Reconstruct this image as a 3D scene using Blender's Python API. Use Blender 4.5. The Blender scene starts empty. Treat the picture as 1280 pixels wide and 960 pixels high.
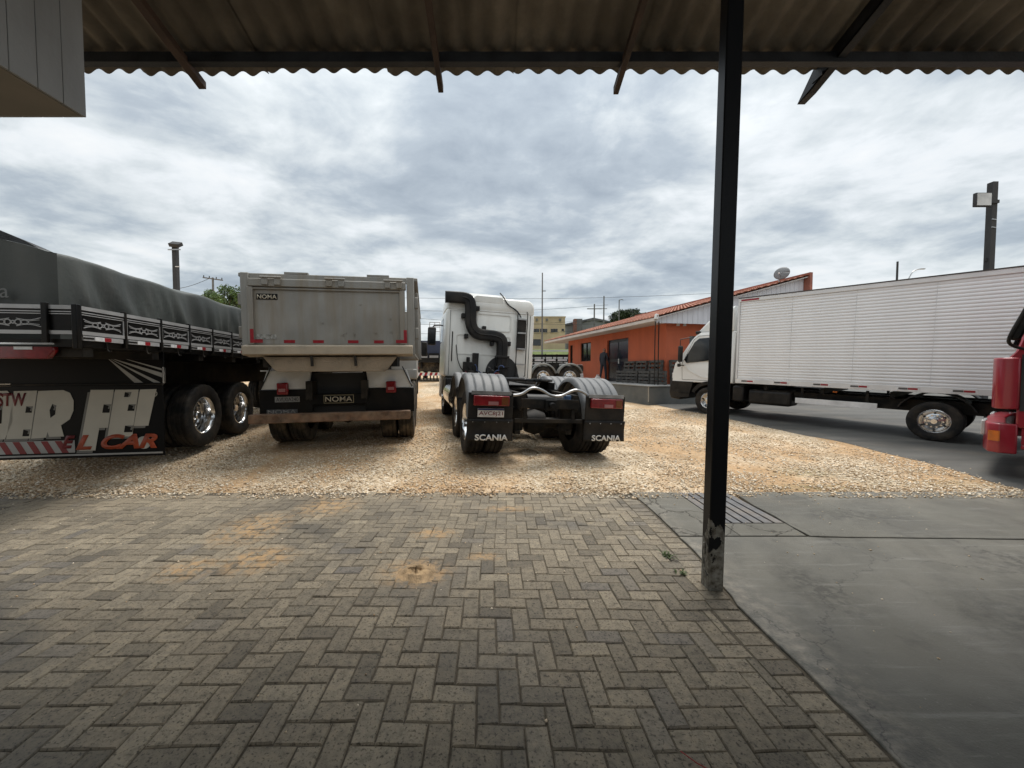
import bpy, bmesh, math, random
import numpy as np
from mathutils import Vector, Matrix, noise as mnoise
R = math.radians
random.seed(7)
SC = bpy.context.scene
COL = SC.collection

# ------------------------------------------------------------------ camera
CAMZ = 1.5
TILT = math.atan(18 / 480)
cam_d = bpy.data.cameras.new('camera')
cam = bpy.data.objects.new('camera', cam_d)
COL.objects.link(cam)
cam.location = (0, 0, CAMZ)
cam.rotation_euler = (R(90) - TILT, 0, 0)
cam_d.sensor_fit = 'HORIZONTAL'
cam_d.angle = 2 * math.atan(640 / 480)
cam_d.shift_x = 19 / 1280
cam_d.clip_start = 0.05
cam_d.clip_end = 3000
SC.camera = cam

# ------------------------------------------------------------------ world: overcast sky
SUN_EL, SUN_AZ = R(70), R(32)      # azimuth from +Y towards +X
w = bpy.data.worlds.new('World'); SC.world = w
w.use_nodes = True
nt = w.node_tree
for n in list(nt.nodes): nt.nodes.remove(n)
def N(tree, t, **kw):
    n = tree.nodes.new(t)
    for k, v in kw.items(): setattr(n, k, v)
    return n
def math_node(tree, op, a, b=None, c=None, clamp=False):
    n = N(tree, 'ShaderNodeMath', operation=op); n.use_clamp = clamp
    for i, v in enumerate((a, b, c)):
        if v is None: continue
        if isinstance(v, (int, float)): n.inputs[i].default_value = v
        else: tree.links.new(v, n.inputs[i])
    return n.outputs[0]
def build_world():
    out = N(nt, 'ShaderNodeOutputWorld'); bg = N(nt, 'ShaderNodeBackground')
    bg.inputs['Strength'].default_value = 0.10
    sky = N(nt, 'ShaderNodeTexSky', sky_type='NISHITA'); sky.sun_disc = False
    sky.sun_elevation = SUN_EL; sky.sun_rotation = SUN_AZ
    tc = N(nt, 'ShaderNodeTexCoord'); sep = N(nt, 'ShaderNodeSeparateXYZ')
    nt.links.new(tc.outputs['Generated'], sep.inputs[0])
    z = math_node(nt, 'ADD', math_node(nt, 'MAXIMUM', sep.outputs[2], 0.0), 0.16)
    cx = math_node(nt, 'DIVIDE', sep.outputs[0], z); cy = math_node(nt, 'DIVIDE', sep.outputs[1], z)
    comb = N(nt, 'ShaderNodeCombineXYZ'); nt.links.new(cx, comb.inputs[0]); nt.links.new(cy, comb.inputs[1])
    def cloud(scale, rot, loc, detail, rough, dist, sc=(1, 1, 1)):
        mp = N(nt, 'ShaderNodeMapping'); nt.links.new(comb.outputs[0], mp.inputs[0])
        mp.inputs['Rotation'].default_value = (0, 0, R(rot)); mp.inputs['Location'].default_value = loc
        mp.inputs['Scale'].default_value = sc
        n = N(nt, 'ShaderNodeTexNoise'); n.inputs['Scale'].default_value = scale; n.inputs['Detail'].default_value = detail
        n.inputs['Roughness'].default_value = rough; n.inputs['Distortion'].default_value = dist
        nt.links.new(mp.outputs[0], n.inputs['Vector']); return n.outputs['Fac']
    big = cloud(0.55, 25, (2.2, 1.7, 0), 4, .5, .3, (1, 1.5, 1))
    mid = cloud(1.6, -20, (1.3, 5.2, 2), 8, .56, .3, (1, 1.15, 1))
    fine = cloud(5.0, 10, (7, 2, 1), 7, .6, .35, (1, 1.2, 1))
    f = math_node(nt, 'ADD', math_node(nt, 'MULTIPLY', big, .55), math_node(nt, 'MULTIPLY', mid, .57))
    f = math_node(nt, 'ADD', f, math_node(nt, 'MULTIPLY', fine, .2))
    ramp = N(nt, 'ShaderNodeValToRGB'); nt.links.new(f, ramp.inputs[0])
    cr = ramp.color_ramp
    cr.elements[0].position = .50; cr.elements[0].color = (.30, .345, .39, 1)
    cr.elements[1].position = .80; cr.elements[1].color = (.86, .87, .86, 1)
    for p, c in ((.60, (.43, .48, .52, 1)), (.68, (.64, .68, .69, 1)), (.735, (.78, .81, .82, 1))):
        e = cr.elements.new(p); e.color = c
    # overcast: overhead is brighter than the horizon
    lum = math_node(nt, 'ADD', math_node(nt, 'MULTIPLY', math_node(nt, 'POWER', math_node(nt, 'MAXIMUM', sep.outputs[2], 0.0), 3.0), 8.0), 4.3)
    v = N(nt, 'ShaderNodeVectorMath', operation='SCALE'); nt.links.new(ramp.outputs[0], v.inputs[0]); nt.links.new(lum, v.inputs['Scale'])
    mix = N(nt, 'ShaderNodeMix', data_type='RGBA'); mix.inputs['Factor'].default_value = .93
    nt.links.new(sky.outputs[0], mix.inputs['A']); nt.links.new(v.outputs[0], mix.inputs['B'])
    nt.links.new(mix.outputs['Result'], bg.inputs['Color']); nt.links.new(bg.outputs[0], out.inputs[0])
build_world()

sun_d = bpy.data.lights.new('sun', 'SUN'); sun = bpy.data.objects.new('sun', sun_d); COL.objects.link(sun)
sun_d.energy = 1.4; sun_d.angle = R(24); sun_d.color = (1, .95, .88)
_sd = Vector((math.sin(SUN_AZ) * math.cos(SUN_EL), math.cos(SUN_AZ) * math.cos(SUN_EL), math.sin(SUN_EL)))
sun.rotation_euler = _sd.to_track_quat('Z', 'Y').to_euler()
sun.location = _sd * 60
vs = SC.view_settings
vs.view_transform = 'Standard'; vs.look = 'None'; vs.gamma = 1; vs.use_curve_mapping = False
vs.exposure = 1.28
SC.cycles.use_denoising = True
SC.cycles.max_bounces = 6

# ------------------------------------------------------------------ pixel <-> world helpers
def ray(px, py):
    ct, st = math.cos(TILT), math.sin(TILT)
    a, b = (px - 621) / 480, (480 - py) / 480
    return Vector((a, ct + b * st, -st + b * ct))
def at(px, py, Y):
    r = ray(px, py); return Vector((0, 0, CAMZ)) + r * (Y / r.y)
def proj(p):
    ct, st = math.cos(TILT), math.sin(TILT)
    x, y, z = p[0], p[1], p[2] - CAMZ
    d = y * ct - z * st; u = y * st + z * ct
    return (621 + 480 * x / d, 480 - 480 * u / d, d)
def sm(a, b, x):
    t = min(1, max(0, (x - a) / (b - a))); return t * t * (3 - 2 * t)
def gz(x, y):
    z = -.05 + .05 * sm(4.48, 4.70, y)
    z += .2 * sm(4.7, 7.4, y) * sm(2.8, -1.8, x) if x < 2.8 else 0
    z += .17 * sm(6.5, 13, y) * sm(2, 5, x)
    z += .58 * sm(12.5, 19, y) * (1 - sm(3.2, 5.0, x))
    z += 4.6 * sm(48, 62, y)
    return z

# ------------------------------------------------------------------ materials
MATS = {}
def mat(name, col, rough=.5, metal=0., var=.12, scale=3., bump=0., bscale=60., coat=0., dirt=None, dirt_amt=.5, dscale=2.5,
        streak=False, spec=.5, col2=None, low_dirt=None):
    """plain procedural material: base colour broken up by noise, optional dirt patches, fine bump, roughness variation"""
    if name in MATS: return MATS[name]
    m = bpy.data.materials.new(name); m.use_nodes = True; t = m.node_tree
    b = t.nodes['Principled BSDF']
    tc = N(t, 'ShaderNodeTexCoord'); L = t.links.new
    n1 = N(t, 'ShaderNodeTexNoise'); n1.inputs['Scale'].default_value = scale; n1.inputs['Detail'].default_value = 6
    L(tc.outputs['Object'], n1.inputs['Vector'])
    c2 = col2 or tuple(max(0, c * (1 - 2.2 * var)) for c in col)
    c1 = tuple(min(1, c * (1 + var)) for c in col)
    r = N(t, 'ShaderNodeValToRGB'); L(n1.outputs['Fac'], r.inputs[0])
    r.color_ramp.elements[0].position = .3; r.color_ramp.elements[0].color = (*c2, 1)
    r.color_ramp.elements[1].position = .68; r.color_ramp.elements[1].color = (*c1, 1)
    colo = r.outputs[0]
    if dirt:
        mp = N(t, 'ShaderNodeMapping'); L(tc.outputs['Object'], mp.inputs[0])
        if streak: mp.inputs['Scale'].default_value = (3, 3, .35)
        n2 = N(t, 'ShaderNodeTexNoise'); n2.inputs['Scale'].default_value = dscale; n2.inputs['Detail'].default_value = 8
        n2.inputs['Roughness'].default_value = .65
        L(mp.outputs[0], n2.inputs['Vector'])
        r2 = N(t, 'ShaderNodeValToRGB'); L(n2.outputs['Fac'], r2.inputs[0])
        r2.color_ramp.elements[0].position = .42; r2.color_ramp.elements[0].color = (0, 0, 0, 1)
        r2.color_ramp.elements[1].position = .72; r2.color_ramp.elements[1].color = (dirt_amt,) * 3 + (1,)
        mx = N(t, 'ShaderNodeMix', data_type='RGBA'); L(r2.outputs[0], mx.inputs['Factor']); L(colo, mx.inputs['A'])
        mx.inputs['B'].default_value = (*dirt, 1); colo = mx.outputs['Result']
    L(colo, b.inputs['Base Color'])
    rr = N(t, 'ShaderNodeMapRange'); L(n1.outputs['Fac'], rr.inputs[0])
    rr.inputs['To Min'].default_value = max(.02, rough - .1); rr.inputs['To Max'].default_value = min(1, rough + .12)
    L(rr.outputs[0], b.inputs['Roughness'])
    b.inputs['Metallic'].default_value = metal
    b.inputs['Specular IOR Level'].default_value = spec
    if coat: b.inputs['Coat Weight'].default_value = coat; b.inputs['Coat Roughness'].default_value = .08
    if bump:
        n3 = N(t, 'ShaderNodeTexNoise'); n3.inputs['Scale'].default_value = bscale; n3.inputs['Detail'].default_value = 5
        L(tc.outputs['Object'], n3.inputs['Vector'])
        bp = N(t, 'ShaderNodeBump'); bp.inputs['Strength'].default_value = bump; bp.inputs['Distance'].default_value = .02
        L(n3.outputs['Fac'], bp.inputs['Height']); L(bp.outputs[0], b.inputs['Normal'])
    MATS[name] = m; return m
DUST = (.33, .25, .16)
def glass(name, col=(.01, .012, .014)):
    return mat(name, col, .06, 0, .1, spec=.7)
M_rubber = mat('rubber', (.013, .013, .0135), .75, 0, .25, 6, .25, 90, dirt=DUST, dirt_amt=.13, dscale=5, spec=.3)
M_rubber_dusty = mat('rubber_dusty', (.028, .025, .02), .85, 0, .25, 6, .25, 90, dirt=DUST, dirt_amt=.5, dscale=4)
M_blackp = mat('black_plastic', (.009, .009, .0095), .5, 0, .2, 5, .1, 120, dirt=DUST, dirt_amt=.07, spec=.3)
M_black = mat('black_paint', (.006, .006, .0065), .32, 0, .2, 3, 0, dirt=DUST, dirt_amt=.05, spec=.25)
M_chassis = mat('chassis_black', (.007, .007, .007), .65, 0, .3, 5, .2, 50, dirt=DUST, dirt_amt=.12, spec=.25)
M_trim = mat('silver_trim', (.5, .5, .5), .3, .35, .06, 5)
M_chrome = mat('chrome', (.75, .75, .76), .1, 1, .05, 4)
M_polish = mat('polished_aluminium', (.72, .72, .72), .17, 1, .08, 6)
M_steel = mat('brushed_steel', (.42, .42, .42), .38, 1, .12, 8)
M_white = mat('white_paint', (.74, .74, .72), .3, 0, .03, 2, 0, coat=.4, dirt=(.4, .37, .32), dirt_amt=.22, dscale=2)
M_cabwhite = mat('cab_white', (.76, .75, .70), .32, 0, .03, 2, 0, coat=.3, dirt=(.45, .4, .33), dirt_amt=.25, dscale=1.6, streak=True)
M_seam = mat('seam_dark', (.03, .03, .03), .7)
M_red = mat('red_paint', (.30, .010, .024), .3, 0, .1, 2, 0, coat=.4)
M_redlens = mat('red_lens', (.22, .010, .014), .2, 0, .15, 12, coat=.5)
M_redref = mat('red_reflector', (.30, .012, .02), .35, 0, .1, 20)
M_whiteref = mat('white_reflector', (.7, .7, .7), .35, 0, .08, 20)
M_orange = mat('orange_lens', (.55, .13, .01), .2, 0, .1, 12, coat=.5)
M_glass = glass('dark_glass')
M_plate = mat('plate_white', (.62, .60, .58), .4, 0, .1, 15)
M_platet = mat('plate_dark_red', (.16, .015, .015), .5)
M_platebl = mat('plate_blue', (.02, .03, .10), .4)
M_letter = mat('letter_white', (.72, .71, .68), .45, 0, .06, 10)
M_rust = mat('rusty_iron', (.17, .095, .055), .85, 0, .35, 7, .5, 40, dirt=(.30, .22, .15), dirt_amt=.6, dscale=6)
# ------------------------------------------------------------------ mesh builder
class MB:
    def __init__(s): s.v = []; s.f = []
    def add(s, vs, fs, mtx=None):
        o = len(s.v)
        s.v += [tuple(mtx @ Vector(p)) if mtx else tuple(p) for p in vs]
        s.f += [tuple(i + o for i in f) for f in fs]; return s
    def box(s, c, d, rot=None):
        x, y, z = d[0] / 2, d[1] / 2, d[2] / 2
        vs = [(-x, -y, -z), (x, -y, -z), (x, y, -z), (-x, y, -z), (-x, -y, z), (x, -y, z), (x, y, z), (-x, y, z)]
        m = Matrix.Translation(c)
        if rot: m = m @ Matrix.Rotation(rot[2], 4, 'Z') @ Matrix.Rotation(rot[1], 4, 'Y') @ Matrix.Rotation(rot[0], 4, 'X')
        return s.add(vs, [(0, 3, 2, 1), (4, 5, 6, 7), (0, 1, 5, 4), (1, 2, 6, 5), (2, 3, 7, 6), (3, 0, 4, 7)], m)
    def b(s, x0, x1, y0, y1, z0, z1):
        return s.box(((x0 + x1) / 2, (y0 + y1) / 2, (z0 + z1) / 2), (abs(x1 - x0), abs(y1 - y0), abs(z1 - z0)))
    def prism(s, pts, axis, a, b):
        """polygon (two coordinates in cyclic order of the remaining axes) extruded along axis from a to b"""
        n = len(pts)
        def P(p, t): return {'X': (t, p[0], p[1]), 'Y': (p[0], t, p[1]), 'Z': (p[0], p[1], t)}[axis]
        vs = [P(p, a) for p in pts] + [P(p, b) for p in pts]
        fs = [tuple(range(n)), tuple(range(2 * n - 1, n - 1, -1))] + [(i, i + n, (i + 1) % n + n, (i + 1) % n) for i in range(n)]
        return s.add(vs, fs)
    def cyl(s, p0, p1, r0, r1=None, n=12, caps=True):
        r1 = r0 if r1 is None else r1
        p0, p1 = Vector(p0), Vector(p1); d = (p1 - p0).normalized()
        a = d.orthogonal().normalized(); b = d.cross(a)
        vs = []
        for p, r in ((p0, r0), (p1, r1)):
            vs += [p + (a * math.cos(2 * math.pi * i / n) + b * math.sin(2 * math.pi * i / n)) * r for i in range(n)]
        fs = [(i, (i + 1) % n, (i + 1) % n + n, i + n) for i in range(n)]
        if caps: fs += [tuple(range(n - 1, -1, -1)), tuple(range(n, 2 * n))]
        return s.add(vs, fs)
    def tube(s, path, r, n=8, caps=True):
        path = [Vector(p) for p in path]; rings = []; up = None
        for i, p in enumerate(path):
            d = (path[min(i + 1, len(path) - 1)] - path[max(i - 1, 0)]).normalized()
            if up is None: up = d.orthogonal().normalized()
            up = (up - d * up.dot(d)).normalized(); sd = d.cross(up)
            rr = r[i] if isinstance(r, (list, tuple)) else r
            rings.append([p + (up * math.cos(2 * math.pi * k / n) + sd * math.sin(2 * math.pi * k / n)) * rr for k in range(n)])
        return s.loft(rings, caps)
    def loft(s, rings, caps=True, closed=True):
        n = len(rings[0]); vs = [p for r in rings for p in r]; fs = []
        for j in range(len(rings) - 1):
            for i in range(n if closed else n - 1):
                fs.append((j * n + i, j * n + (i + 1) % n, (j + 1) * n + (i + 1) % n, (j + 1) * n + i))
        if caps and closed: fs += [tuple(range(n - 1, -1, -1)), tuple(range((len(rings) - 1) * n, len(rings) * n))]
        return s.add(vs, fs)
    def lathe(s, prof, c=(0, 0, 0), n=48, fn=None, close=False):
        """revolve (r, x) profile about the X axis through c"""
        k = len(prof); vs = []
        for i in range(n):
            a = 2 * math.pi * i / n
            for j, (r, x) in enumerate(prof):
                rr = fn(i, j, r) if fn else r
                vs.append((c[0] + x, c[1] + rr * math.cos(a), c[2] + rr * math.sin(a)))
        fs = []
        for i in range(n):
            i2 = (i + 1) % n
            for j in range(k if close else k - 1):
                j2 = (j + 1) % k
                fs.append((i * k + j, i * k + j2, i2 * k + j2, i2 * k + j))
        return s.add(vs, fs)
    def grid(s, fn, nu, nv):
        vs = [fn(i / nu, j / nv) for i in range(nu + 1) for j in range(nv + 1)]
        fs = [(i * (nv + 1) + j, (i + 1) * (nv + 1) + j, (i + 1) * (nv + 1) + j + 1, i * (nv + 1) + j + 1) for i in range(nu) for j in range(nv)]
        return s.add(vs, fs)
    def ribbon(s, pts, wd, y0, th):
        """flat strip in XZ plane following pts (x,z), thickness th along Y from y0"""
        L = []; Rr = []
        for i, p in enumerate(pts):
            a = pts[max(i - 1, 0)]; c = pts[min(i + 1, len(pts) - 1)]
            dx, dz = c[0] - a[0], c[1] - a[1]; l = math.hypot(dx, dz) or 1
            nx, nz = -dz / l * wd / 2, dx / l * wd / 2
            L.append((p[0] + nx, p[1] + nz)); Rr.append((p[0] - nx, p[1] - nz))
        for i in range(len(pts) - 1):
            s.prism([L[i], L[i + 1], Rr[i + 1], Rr[i]], 'Y', y0, y0 + th)
        return s
    def mesh(s, name, smooth=False, ang=35):
        me = bpy.data.meshes.new(name); me.from_pydata([tuple(p) for p in s.v], [], s.f)
        bm = bmesh.new(); bm.from_mesh(me); bmesh.ops.recalc_face_normals(bm, faces=bm.faces); bm.to_mesh(me); bm.free()
        if smooth:
            me.polygons.foreach_set('use_smooth', [True] * len(me.polygons)); me.set_sharp_from_angle(angle=R(ang))
        return me
    def build(s, name, m, parent=None, smooth=False, bevel=0, ang=35, loc=None, seg=2):
        o = bpy.data.objects.new(name, s.mesh(name, smooth, ang)); COL.objects.link(o)
        if m: o.data.materials.append(m)
        if parent: o.parent = parent
        if loc: o.location = loc
        if bevel:
            md = o.modifiers.new('bevel', 'BEVEL'); md.width = bevel; md.segments = seg; md.limit_method = 'ANGLE'; md.angle_limit = R(40)
            o.data.polygons.foreach_set('use_smooth', [True] * len(o.data.polygons)); o.data.set_sharp_from_angle(angle=R(50))
            md.harden_normals = False
        return o
def meshobj(name, me, m=None, parent=None, loc=None, rot=None):
    o = bpy.data.objects.new(name, me); COL.objects.link(o)
    if m and not me.materials: me.materials.append(m)
    if parent: o.parent = parent
    if loc: o.location = loc
    if rot: o.rotation_euler = rot
    return o
def tag(o, label=None, cat=None, group=None, kind=None):
    if label: o['label'] = label
    if cat: o['category'] = cat
    if group: o['group'] = group
    if kind: o['kind'] = kind
    return o
def thing(name, label, cat, loc=(0, 0, 0), rz=0, group=None):
    o = bpy.data.objects.new(name, None); COL.objects.link(o); o.empty_display_size = .2
    o.location = loc; o.rotation_euler = (0, 0, rz); return tag(o, label, cat, group)
def copy_tree(o, parent=None):
    c = o.copy(); COL.objects.link(c); c.parent = parent
    for ch in list(o.children): copy_tree(ch, c)
    return c
def place(root, x, y, th, wb, tr):
    """set a vehicle (origin: ground under the rear axle, +Y ahead, +X right) on the terrain"""
    f = Vector((-math.sin(th), math.cos(th))); r = Vector((math.cos(th), math.sin(th)))
    def g(a, b): p = Vector((x, y)) + f * a + r * b; return gzn(p.x, p.y)
    zr = (g(0, -tr) + g(0, tr)) / 2; zf = (g(wb, -tr) + g(wb, tr)) / 2
    roll = math.atan2((g(0, tr) - g(0, -tr) + g(wb, tr) - g(wb, -tr)) / 2, 2 * tr)
    root.location = (x, y, zr); root.rotation_euler = (math.atan2(zf - zr, wb), -roll, th)
    return root
_fonts = {}
def text(s, h, m, parent, loc, rot, name='lettering', wid=None, bold=0., shear=0., ext=.002, align='CENTER'):
    cu = bpy.data.curves.new('t', 'FONT'); cu.body = s; cu.size = 1; cu.offset = bold; cu.shear = shear; cu.extrude = 0; cu.resolution_u = 4
    ob = bpy.data.objects.new('t', cu); COL.objects.link(ob)
    bpy.context.view_layer.update()
    me = bpy.data.meshes.new_from_object(ob.evaluated_get(bpy.context.evaluated_depsgraph_get()))
    bpy.data.objects.remove(ob); bpy.data.curves.remove(cu)
    n = len(me.vertices); co = np.empty(n * 3); me.vertices.foreach_get('co', co); co = co.reshape(-1, 3)
    mn, mx = co.min(0), co.max(0)
    sy = h / max(1e-6, mx[1] - mn[1]); sx = (wid / (mx[0] - mn[0])) if wid else sy
    cx = (mn[0] + mx[0]) / 2; cy = (mn[1] + mx[1]) / 2
    co[:, 0] = (co[:, 0] - cx) * sx; co[:, 1] = (co[:, 1] - cy) * sy; co[:, 2] = 0
    me.vertices.foreach_set('co', co.ravel()); me.name = name
    if ext:
        bm = bmesh.new(); bm.from_mesh(me)
        r = bmesh.ops.extrude_face_region(bm, geom=bm.faces[:])
        bmesh.ops.translate(bm, verts=[e for e in r['geom'] if isinstance(e, bmesh.types.BMVert)], vec=(0, 0, ext))
        bmesh.ops.recalc_face_normals(bm, faces=bm.faces); bm.to_mesh(me); bm.free()
    return meshobj(name, me, m, parent, loc, rot)
REAR = (R(90), 0, 0)     # lettering that faces -Y, reads left to right along +X

def arc(r, a0, a1, n):
    return [(r * math.cos(R(a0 + (a1 - a0) * i / n)), r * math.sin(R(a0 + (a1 - a0) * i / n))) for i in range(n + 1)]
def rrect(x0, x1, z0, z1, rb, rt, k=4):
    """rounded rectangle, counter-clockwise, bottom radius rb, top radius rt"""
    P = []
    for cx, cz, r, a in ((x1 - rb, z0 + rb, rb, 270), (x1 - rt, z1 - rt, rt, 0), (x0 + rt, z1 - rt, rt, 90), (x0 + rb, z0 + rb, rb, 180)):
        for i in range(k + 1):
            t = R(a + 90 * i / k); P.append((cx + r * math.cos(t), cz + r * math.sin(t)))
    return P

# ------------------------------------------------------------------ wheels
def tyre_mesh(Rr, wd, rim, lugs=True, n=72):
    h = wd / 2
    half = [(rim, -h * .80), (rim + .03, -h * .92), ((Rr + rim) / 2, -h), (Rr * .93, -h * .97), (Rr * .975, -h * .9), (Rr * .995, -h * .8)]
    tread = [(Rr, -h * .55), (Rr - .014, -h * .52), (Rr - .014, -h * .44), (Rr, -h * .41), (Rr, -h * .08), (Rr - .014, -h * .05)]
    prof = half + tread; prof = prof + [(r, -x) for r, x in reversed(prof)]
    k = len(prof)
    def fn(i, j, r):
        if lugs and (j in (4, 5, 6) or j in (k - 5, k - 6, k - 7)) and i % 3 == 0: return r - .013
        return r
    return MB().lathe(prof, n=n, fn=fn).mesh('tyre', True, 28)
def rim_mesh(rim, wd, dish=.10, holes=8, face=None):
    """deep-dish disc wheel, outer side towards +X"""
    h = wd * .42
    mb = MB()
    d = h - dish
    prof = [(rim * 1.0, -h), (rim * .93, -h * .9), (rim * .90, d - .02), (rim * .93, h - .03), (rim * 1.0, h - .012), (rim * 1.03, h), (rim * 1.0, h + .006),
            (rim * .94, h - .012), (rim * .89, h - .045), (rim * .865, d + .02), (rim * .80, d), (rim * .58, d + .03), (rim * .46, d + .035), (rim * .44, d + .02), (.001, d + .02)]
    mb.lathe(prof, n=40)
    mb.lathe([(rim * .42, d + .01), (rim * .42, d + .05), (rim * .36, d + .055), (rim * .25, d + .06), (rim * .24, d + .10), (rim * .20, d + .115), (.001, d + .115)], n=24)
    for i in range(10):
        a = 2 * math.pi * i / 10
        c = (d + .02, rim * .52 * math.cos(a), rim * .52 * math.sin(a))
        mb.cyl(c, (c[0] + .035, c[1], c[2]), .016, n=6)
    me = mb.mesh('rim', True, 30)
    hb = MB()
    for i in range(holes):
        a = 2 * math.pi * (i + .5) / holes
        c = (d + .012, rim * .70 * math.cos(a), rim * .70 * math.sin(a))
        hb.cyl(c, (c[0] + .012, c[1], c[2]), rim * .085, n=10)
    return me, hb.mesh('hand_hole', False)
class Wheels:
    def __init__(s, Rr, wd, rim, rim_mat, dish=.10, hub_mat=None, tyre_mat=None, lugs=True, holes=8):
        s.R = Rr; s.tyre = tyre_mesh(Rr, wd, rim, lugs); s.tyre.materials.append(tyre_mat or M_rubber)
        s.rim, s.hole = rim_mesh(rim, wd, dish, holes); s.rim.materials.append(rim_mat); s.hole.materials.append(M_seam)
    def put(s, parent, x, y, side, rim=True, z=None, spin=0.):
        o = meshobj('tyre', s.tyre, None, parent, (x, y, s.R if z is None else z), (0, 0, 0 if side > 0 else math.pi))
        o.rotation_euler = (spin, 0, 0 if side > 0 else math.pi)
        if rim:
            meshobj('rim', s.rim, None, o); meshobj('hand_hole', s.hole, None, o)
        return o
# ------------------------------------------------------------------ ground
def posnode(t):
    g = N(t, 'ShaderNodeNewGeometry'); return g.outputs['Position']
def noise_at(t, vec, scale, detail=6, rough=.55, dist=0.):
    n = N(t, 'ShaderNodeTexNoise'); n.inputs['Scale'].default_value = scale; n.inputs['Detail'].default_value = detail
    n.inputs['Roughness'].default_value = rough; n.inputs['Distortion'].default_value = dist
    t.links.new(vec, n.inputs['Vector']); return n
def ramp(t, fac, stops):
    r = N(t, 'ShaderNodeValToRGB'); t.links.new(fac, r.inputs[0]); cr = r.color_ramp
    cr.elements[0].position = stops[0][0]; cr.elements[0].color = (*stops[0][1], 1)
    cr.elements[1].position = stops[-1][0]; cr.elements[1].color = (*stops[-1][1], 1)
    for p, c in stops[1:-1]:
        e = cr.elements.new(p); e.color = (*c, 1)
    return r.outputs[0]
def mixc(t, f, a, b):
    m = N(t, 'ShaderNodeMix', data_type='RGBA')
    for k, v in (('Factor', f), ('A', a), ('B', b)):
        if isinstance(v, (int, float)): m.inputs[k].default_value = v
        elif isinstance(v, tuple): m.inputs[k].default_value = (*v, 1)
        else: t.links.new(v, m.inputs[k])
    return m.outputs['Result']
def spots_mask(t, vec, spots):
    """soft-edged round stains at world places (x, y, rx, ry), ragged by noise"""
    nz = noise_at(t, vec, 13, 8, .72); tot = None
    for x, y, rx, ry in spots:
        mp = N(t, 'ShaderNodeMapping'); t.links.new(vec, mp.inputs[0])
        mp.inputs['Location'].default_value = (-x / rx, -y / ry, 0); mp.inputs['Scale'].default_value = (1 / rx, 1 / ry, 0)
        ln = N(t, 'ShaderNodeVectorMath', operation='LENGTH'); t.links.new(mp.outputs[0], ln.inputs[0])
        v = math_node(t, 'SUBTRACT', 1.15, ln.outputs['Value'], clamp=True)
        tot = v if tot is None else math_node(t, 'MAXIMUM', tot, v)
    nn = math_node(t, 'MULTIPLY', math_node(t, 'SUBTRACT', nz.outputs['Fac'], .43), 5.5, clamp=True)
    return math_node(t, 'MULTIPLY', math_node(t, 'MULTIPLY', tot, nn), 1.6, clamp=True)
def new_mat(name):
    m = bpy.data.materials.new(name); m.use_nodes = True; MATS[name] = m
    return m, m.node_tree, m.node_tree.nodes['Principled BSDF']

def gravel_material():
    m, t, b = new_mat('gravel'); P = posnode(t); L = t.links.new
    vo = N(t, 'ShaderNodeTexVoronoi'); vo.inputs['Scale'].default_value = 42; L(P, vo.inputs['Vector'])
    vo2 = N(t, 'ShaderNodeTexVoronoi'); vo2.inputs['Scale'].default_value = 17; L(P, vo2.inputs['Vector'])
    sep = N(t, 'ShaderNodeSeparateColor'); L(vo.outputs['Color'], sep.inputs[0])
    stones = ramp(t, sep.outputs[0], [(0, (.29, .195, .11)), (.35, (.50, .375, .235)), (.7, (.64, .52, .37)), (1, (.76, .68, .55))])
    soiln = noise_at(t, P, .42, 7, .62, .4)
    soil = ramp(t, noise_at(t, P, 14, 8, .7).outputs['Fac'], [(.3, (.30, .165, .07)), (.5, (.48, .30, .15)), (.7, (.60, .43, .25))])
    mpT = N(t, 'ShaderNodeMapping'); L(P, mpT.inputs[0]); mpT.inputs['Rotation'].default_value = (0, 0, R(-20)); mpT.inputs['Scale'].default_value = (1, .25, 1)
    track = noise_at(t, mpT.outputs[0], .9, 5, .55, .5)
    f = math_node(t, 'ADD', math_node(t, 'MULTIPLY', soiln.outputs['Fac'], .6), math_node(t, 'MULTIPLY', track.outputs['Fac'], .5))
    fr = ramp(t, f, [(.50, (0, 0, 0)), (.60, (.85, .85, .85))])
    c = mixc(t, fr, stones, soil)
    dk = ramp(t, noise_at(t, P, 1.3, 7, .65).outputs['Fac'], [(.3, (.62, .60, .56)), (.6, (1, 1, 1))])
    mm = N(t, 'ShaderNodeMix', data_type='RGBA', blend_type='MULTIPLY'); mm.inputs['Factor'].default_value = 1
    L(c, mm.inputs['A']); L(dk, mm.inputs['B']); c = mm.outputs['Result']
    # weeds: a small patch, and grass on the far bank
    weeds = spots_mask(t, P, [(4.5, 5.55, .55, .35), (5.6, 5.0, .9, .25), (4.1, 4.85, .9, .18)])
    c = mixc(t, math_node(t, 'MULTIPLY', weeds, .55), c, (.085, .095, .03))
    sp = N(t, 'ShaderNodeSeparateXYZ'); L(P, sp.inputs[0])
    far = math_node(t, 'MULTIPLY', math_node(t, 'SUBTRACT', sp.outputs[1], 46), .12, clamp=True)
    grass = ramp(t, noise_at(t, P, .7, 8, .7).outputs['Fac'], [(.3, (.05, .075, .02)), (.55, (.11, .14, .035)), (.75, (.20, .19, .07))])
    c = mixc(t, far, c, grass)
    L(c, b.inputs['Base Color']); b.inputs['Roughness'].default_value = .92
    h = math_node(t, 'ADD', math_node(t, 'MULTIPLY', vo.outputs['Distance'], -.5), math_node(t, 'MULTIPLY', vo2.outputs['Distance'], -.6))
    bp = N(t, 'ShaderNodeBump'); bp.inputs['Strength'].default_value = .8; bp.inputs['Distance'].default_value = .03
    L(h, bp.inputs['Height']); L(bp.outputs[0], b.inputs['Normal'])
    return m
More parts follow.
